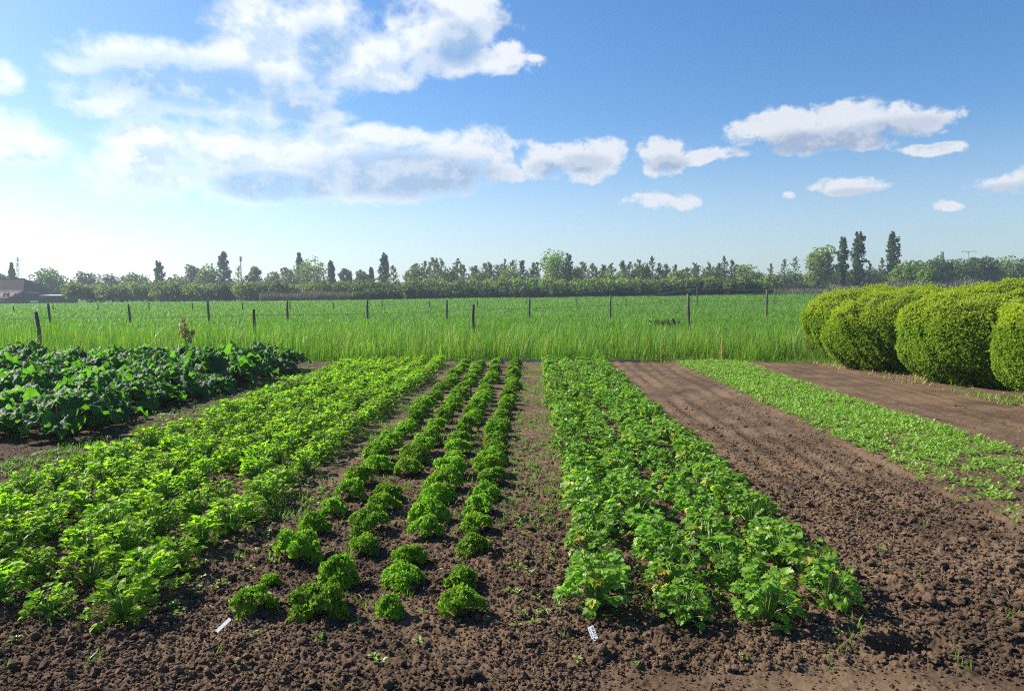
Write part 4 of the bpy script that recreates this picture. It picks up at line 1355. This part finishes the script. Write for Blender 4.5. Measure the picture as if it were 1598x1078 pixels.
def rhubarb_plant(seed, hgt, nl=36):
    rs = np.random.default_rng(seed); fo, st = Geo(), Geo()
    for i in range(nl):
        f = (i + .5) / nl; a = i * 2.4 + rs.normal() * .3
        d = np.array([math.cos(a), math.sin(a), 0])
        out = .10 + .44 * f * rs.uniform(.8, 1.2); top = max(.15, hgt * (1 - .58 * f ** 1.4) * rs.uniform(.8, 1.15))
        e = d * out + np.array([0, 0, top])
        tube(st, [d * .05, d * out * .45 + np.array([0, 0, top * .6]), e], [.016, .013, .009], 6, 0, False)
        V, t = rhubarb_leaf(rs, rs.uniform(.16, .31))
        tilt = rs.uniform(-.55, .35) - .22 * f
        Rm = rots(np.array([a - 1.57 + rs.normal() * .4]), np.array([tilt]))[0]
        rl = np.array(Matrix.Rotation(rs.normal() * .35, 3, 'Y'))
        fo.add(V @ rl.T @ Rm.T + e, t)
    return fo, st


protos = []
for i in range(5):
    fo, st = rhubarb_plant(640 + i, .42)
    r = empty('rhubarb_plant'); fo.build('leaves', MT['rhubarb'], r, True); st.build('stalks', MT['rhubarb_stem'], r, True); protos.append(r)
spots = []
rs = np.random.default_rng(9)
for iy, Y in enumerate(np.arange(8.1, 15.6, .88)):
    for ix in range(10):
        X = -5.38 - ix * .92 - (.25 if iy % 2 else 0)
        if X < -Y * .80 - .6: continue
        spots.append((X + rs.normal() * .08, Y + rs.normal() * .1, ix, iy))
nmax = max(s[3] for s in spots)
for n, (X, Y, ix, iy) in enumerate(spots):
    o = protos[n] if n < 5 else copy_tree(protos[int(rs.integers(5))])
    s = rs.uniform(.82, 1.12) * (1.22 if ix == 0 and iy in (5, 6, 7) else 1.0)
    o.location = (X, Y, float(soil_z(np.array([X]), np.array([Y]))[0]) - .02)
    o.rotation_euler = (0, 0, rs.random() * 6.28); o.scale = (s, s, s * rs.uniform(.9, 1.1))
    if ix == 0:
        lb = 'large dark rhubarb plant on the bed edge facing the celery, %s from the front' % ORD[iy]
    else:
        lb = 'dark big leaved rhubarb plant within the bed, %s from the front' % ('in the row ' + ORD[iy])
    tag(o, lb, 'rhubarb', 'rhubarb plants in the left bed')
# flower stalk on one plant
p = at(288, 14.0)
fl = min((o for o in bpy.data.objects if o.name.startswith('rhubarb_plant')), key=lambda o: (o.location.x - p.x) ** 2 + (o.location.y - 14) ** 2)
fl.location.x = p.x; fl.location.y = 14.0; fl.rotation_euler = (0, 0, 0); fl.scale = (1, 1, 1)
fl['label'] = 'rhubarb plant that has bolted, with a tall cream flower stalk'
rs = np.random.default_rng(4); g, gs_ = Geo(), Geo()
topz = zrow(496, 14.0) - fl.location.z
tube(gs_, [(0, 0, 0), (.01, 0, topz * .5), (-.02, 0, topz * .75), (-.03, 0, topz)], [.018, .016, .012, .006], 7)
for bx, bz, ln in ((-.03, .96, .10), (-.05, .86, .12), (.0, .84, .11), (-.10, .78, .10), (.03, .74, .10), (.10, .70, .11), (.15, .76, .08), (-.06, .70, .08), (.08, .62, .08)):
    c = np.array([bx, rs.normal() * .03, bz * topz])
    tube(gs_, [(-.01, 0, bz * topz - .12), c], [.007, .004], 5)
    cloud(g, c, (ln * .55, ln * .55, ln * .8), 90, .024, rs, .2)
sk = gs_.build('flower_stalk', MT['rhubarb_flower'], fl, True)
g.build('blossom', MT['rhubarb_flower'], sk)

# ------------------------------------------------------------------ small things
# edging planks lying along the far end
def plank(x0, x1, y, h, label, seed, rz=0.0):
    Y = BED_END - .12
    a, b = xcol(x0, Y), xcol(x1, Y)
    g = Geo(); rs = np.random.default_rng(seed)
    n = 9; xs = np.linspace(-(b - a) / 2, (b - a) / 2, n)
    for_v = []
    for x in xs:
        w = rs.normal() * .004
        for dy, dz in ((-.02, 0), (.02, 0), (.02, h + w), (-.02, h + w)): for_v.append((x, dy + rs.normal() * .003, dz))
    t = []
    for i in range(n - 1):
        for j in range(4):
            p, q = i * 4 + j, i * 4 + (j + 1) % 4
            t += [(p, q, q + 4), (p, q + 4, p + 4)]
    t += [(0, 2, 1), (0, 3, 2), (n * 4 - 4, n * 4 - 3, n * 4 - 2), (n * 4 - 4, n * 4 - 2, n * 4 - 1)]
    g.add(for_v, t)
    X = (a + b) / 2
    o = g.build('edging_plank', MT['plank'], None, False, (X, Y, float(soil_z(np.array([X]), np.array([BED_END]))[0]) - .02)); o.rotation_euler = (R(-8), 0, rz)
    tag(o, label, 'plank', 'edging planks along the far end of the beds')


plank(693, 729, 560, .06, 'short grey edging plank at the far end beside the celery', 1)
plank(773, 790, 558, .11, 'stubby upright edging board behind the curled parsley rows', 2)
plank(803, 850, 560, .085, 'pale edging plank behind the bare strip left of the flat parsley', 3, R(1))
plank(932, 1000, 561, .075, 'long edging plank right of the flat parsley, behind raked soil', 4, R(-1))


def stake(px, D, top, label, seed, lean):
    p = at(px, D); gz = float(soil_z(np.array([p.x]), np.array([D]))[0]); h = zrow(top, D) - gz
    r = empty('yellow_stake', (p.x, D, gz)); tag(r, label, 'stake')
    g = Geo(); tube(g, [(0, 0, -.1), (lean * .5, 0, h * .5), (lean, 0, h)], [.012, .011, .009], 6); g.build('stick', MT['stake'], r)
    g = Geo(); rs = np.random.default_rng(seed)
    for k in range(4): tube(g, [(lean * .4, -.018, h * .28 + k * .012), (lean * .4 + .02, 0, h * .285 + k * .012), (lean * .4, .018, h * .28 + k * .012), (lean * .4 - .02, 0, h * .285 + k * .012), (lean * .4, -.018, h * .29 + k * .012)], .004, 5)
    for k in range(3):
        a = rs.random() * 6.28
        tube(g, [(lean * .4, 0, h * .3), (lean * .4 + .09 * math.cos(a), .05 * math.sin(a), h * (.36 + .1 * k)), (lean * .4 + .16 * math.cos(a), .08 * math.sin(a), h * (.1 + .12 * k))], .0035, 5)
    g.build('string_tie', MT['stake'], r)


stake(1034, 17.15, 529, 'shorter yellow stake at the left corner of the seedling strip', 1, -.03)
stake(1129, 17.15, 520, 'taller yellow stake at the right corner of the seedling strip', 2, -.02)
g = Geo()
pts = []
for px in np.linspace(940, 1128, 14):
    q = at(px, 17.2); pts.append((q.x, 17.2, float(soil_z(np.array([q.x]), np.array([17.2]))[0]) + .055 + .012 * math.sin(px * .9)))
tube(g, pts, .008, 5)
tag(g.build('planting_twine', MT['twine']), 'thin orange twine stretched along the far end up to the yellow stakes', 'twine')


# plant labels
def label_plate(w, h, th=.0018, cut=.22):
    g = Geo(); c = w * cut
    out = [(-w / 2, 0), (w / 2, 0), (w / 2, h - c), (w / 2 - c * .3, h - c * .3), (w / 2 - c, h), (-w / 2 + c, h), (-w / 2 + c * .3, h - c * .3), (-w / 2, h - c)]
    k = len(out); v = [(x, -th / 2, z) for x, z in out] + [(x, th / 2, z) for x, z in out]
    t = [(0, i, i + 1) for i in range(1, k - 1)] + [(k, k + i + 1, k + i) for i in range(1, k - 1)]
    for i in range(k): j = (i + 1) % k; t += [(i, i + k, j + k), (i, j + k, j)]
    g.add(v, t); return g


X, Y = at(934, 3.25).x, 3.25
pt = empty('plant_label', (X, Y, float(soil_z(np.array([X]), np.array([Y]))[0]) + .003)); tag(pt, 'small white plant label with dark lettering before the flat parsley', 'plant label')
pt.rotation_euler = (R(-40), R(-25), R(0)); pt.scale = (.86, .86, .86)
label_plate(.034, .078, .0018, .05).build('plate', MT['white_plastic'], pt)


def text(s, size, x, z, parent):
    c = bpy.data.curves.new('lettering', 'FONT'); c.body = s; c.size = size; c.extrude = .0002; c.align_x = 'LEFT'
    c.offset = size * .012
    c.materials.append(MT['ink'])
    tmp = bpy.data.objects.new('lettering', c); col.objects.link(tmp)
    bpy.context.view_layer.update()
    me = bpy.data.meshes.new_from_object(tmp.evaluated_get(bpy.context.evaluated_depsgraph_get()))
    bpy.data.objects.remove(tmp)
    o = bpy.data.objects.new('lettering', me); col.objects.link(o); o.parent = parent
    o.location = (x, -.0013, z); o.rotation_euler = (R(90), R(90), 0)
    return o


text('PLATT', .0185, .0005, .070, pt)
g = Geo()
for k, ln in enumerate((.006, .004, .007, .005, .006)):      # a second line too small to read
    box(g, (-.0095, -.0012, .066 - k * .0095 - ln / 2), (.0035, .0006, ln))
g.build('fine_print', MT['ink'], pt)
X, Y = at(322, 3.30).x, 3.30
pt = empty('plant_label', (X, Y, float(soil_z(np.array([X]), np.array([Y]))[0]) + .002)); tag(pt, 'narrow blank white plant label leaning right, before the curled parsley', 'plant label')
pt.rotation_euler = (R(-50), R(24), R(-34))
label_plate(.019, .082).build('plate', MT['white_plastic'], pt)

# broad leaved weed at the edge of the celery
X, Y = at(395, 5.6).x, 5.6
wd = empty('spinach_plant', (X, Y, float(soil_z(np.array([X]), np.array([Y]))[0]))); tag(wd, 'lone spinach like plant with smooth broad leaves beside the celery', 'weed')
g, gs_ = Geo(), Geo(); rs = np.random.default_rng(3)
for a, tl, s in ((.2, 1.25, .15), (1.2, .3, .13), (-.8, .15, .12), (2.6, .5, .11), (4, .4, .09)):
    Rm = rots(np.array([a - 1.57]), np.array([tl]))[0]
    st_ = np.array([0, .35, 0]) * s
    g.add((LF1[0] * np.array([.8, 1, .6]) * s + st_) @ Rm.T, LF1[1])
    tube(gs_, [np.zeros(3), st_ @ Rm.T], [.004, .003], 4)
g.build('leaves', MT['flat'], wd, True); gs_.build('stems', MT['flat_stem'], wd)

# ------------------------------------------------------------------ air
hz, t, out = mat('haze')
v = N(t, 'ShaderNodeVolumePrincipled')
v.inputs['Color'].default_value = (0.68, 0.82, 1.0, 1)
v.inputs['Density'].default_value = 0.0006
hz.cycles.homogeneous_volume = True
hz.cycles.volume_sampling = 'DISTANCE'
v.inputs['Anisotropy'].default_value = 0.35
t.links.new(v.outputs[0], out.inputs['Volume'])
g = Geo(); box(g, (0, 600, 9.5), (3300, 2100, 24))
tag(g.build('haze', hz), 'thin bluish haze lying over the whole flat landscape', None, None, 'stuff')
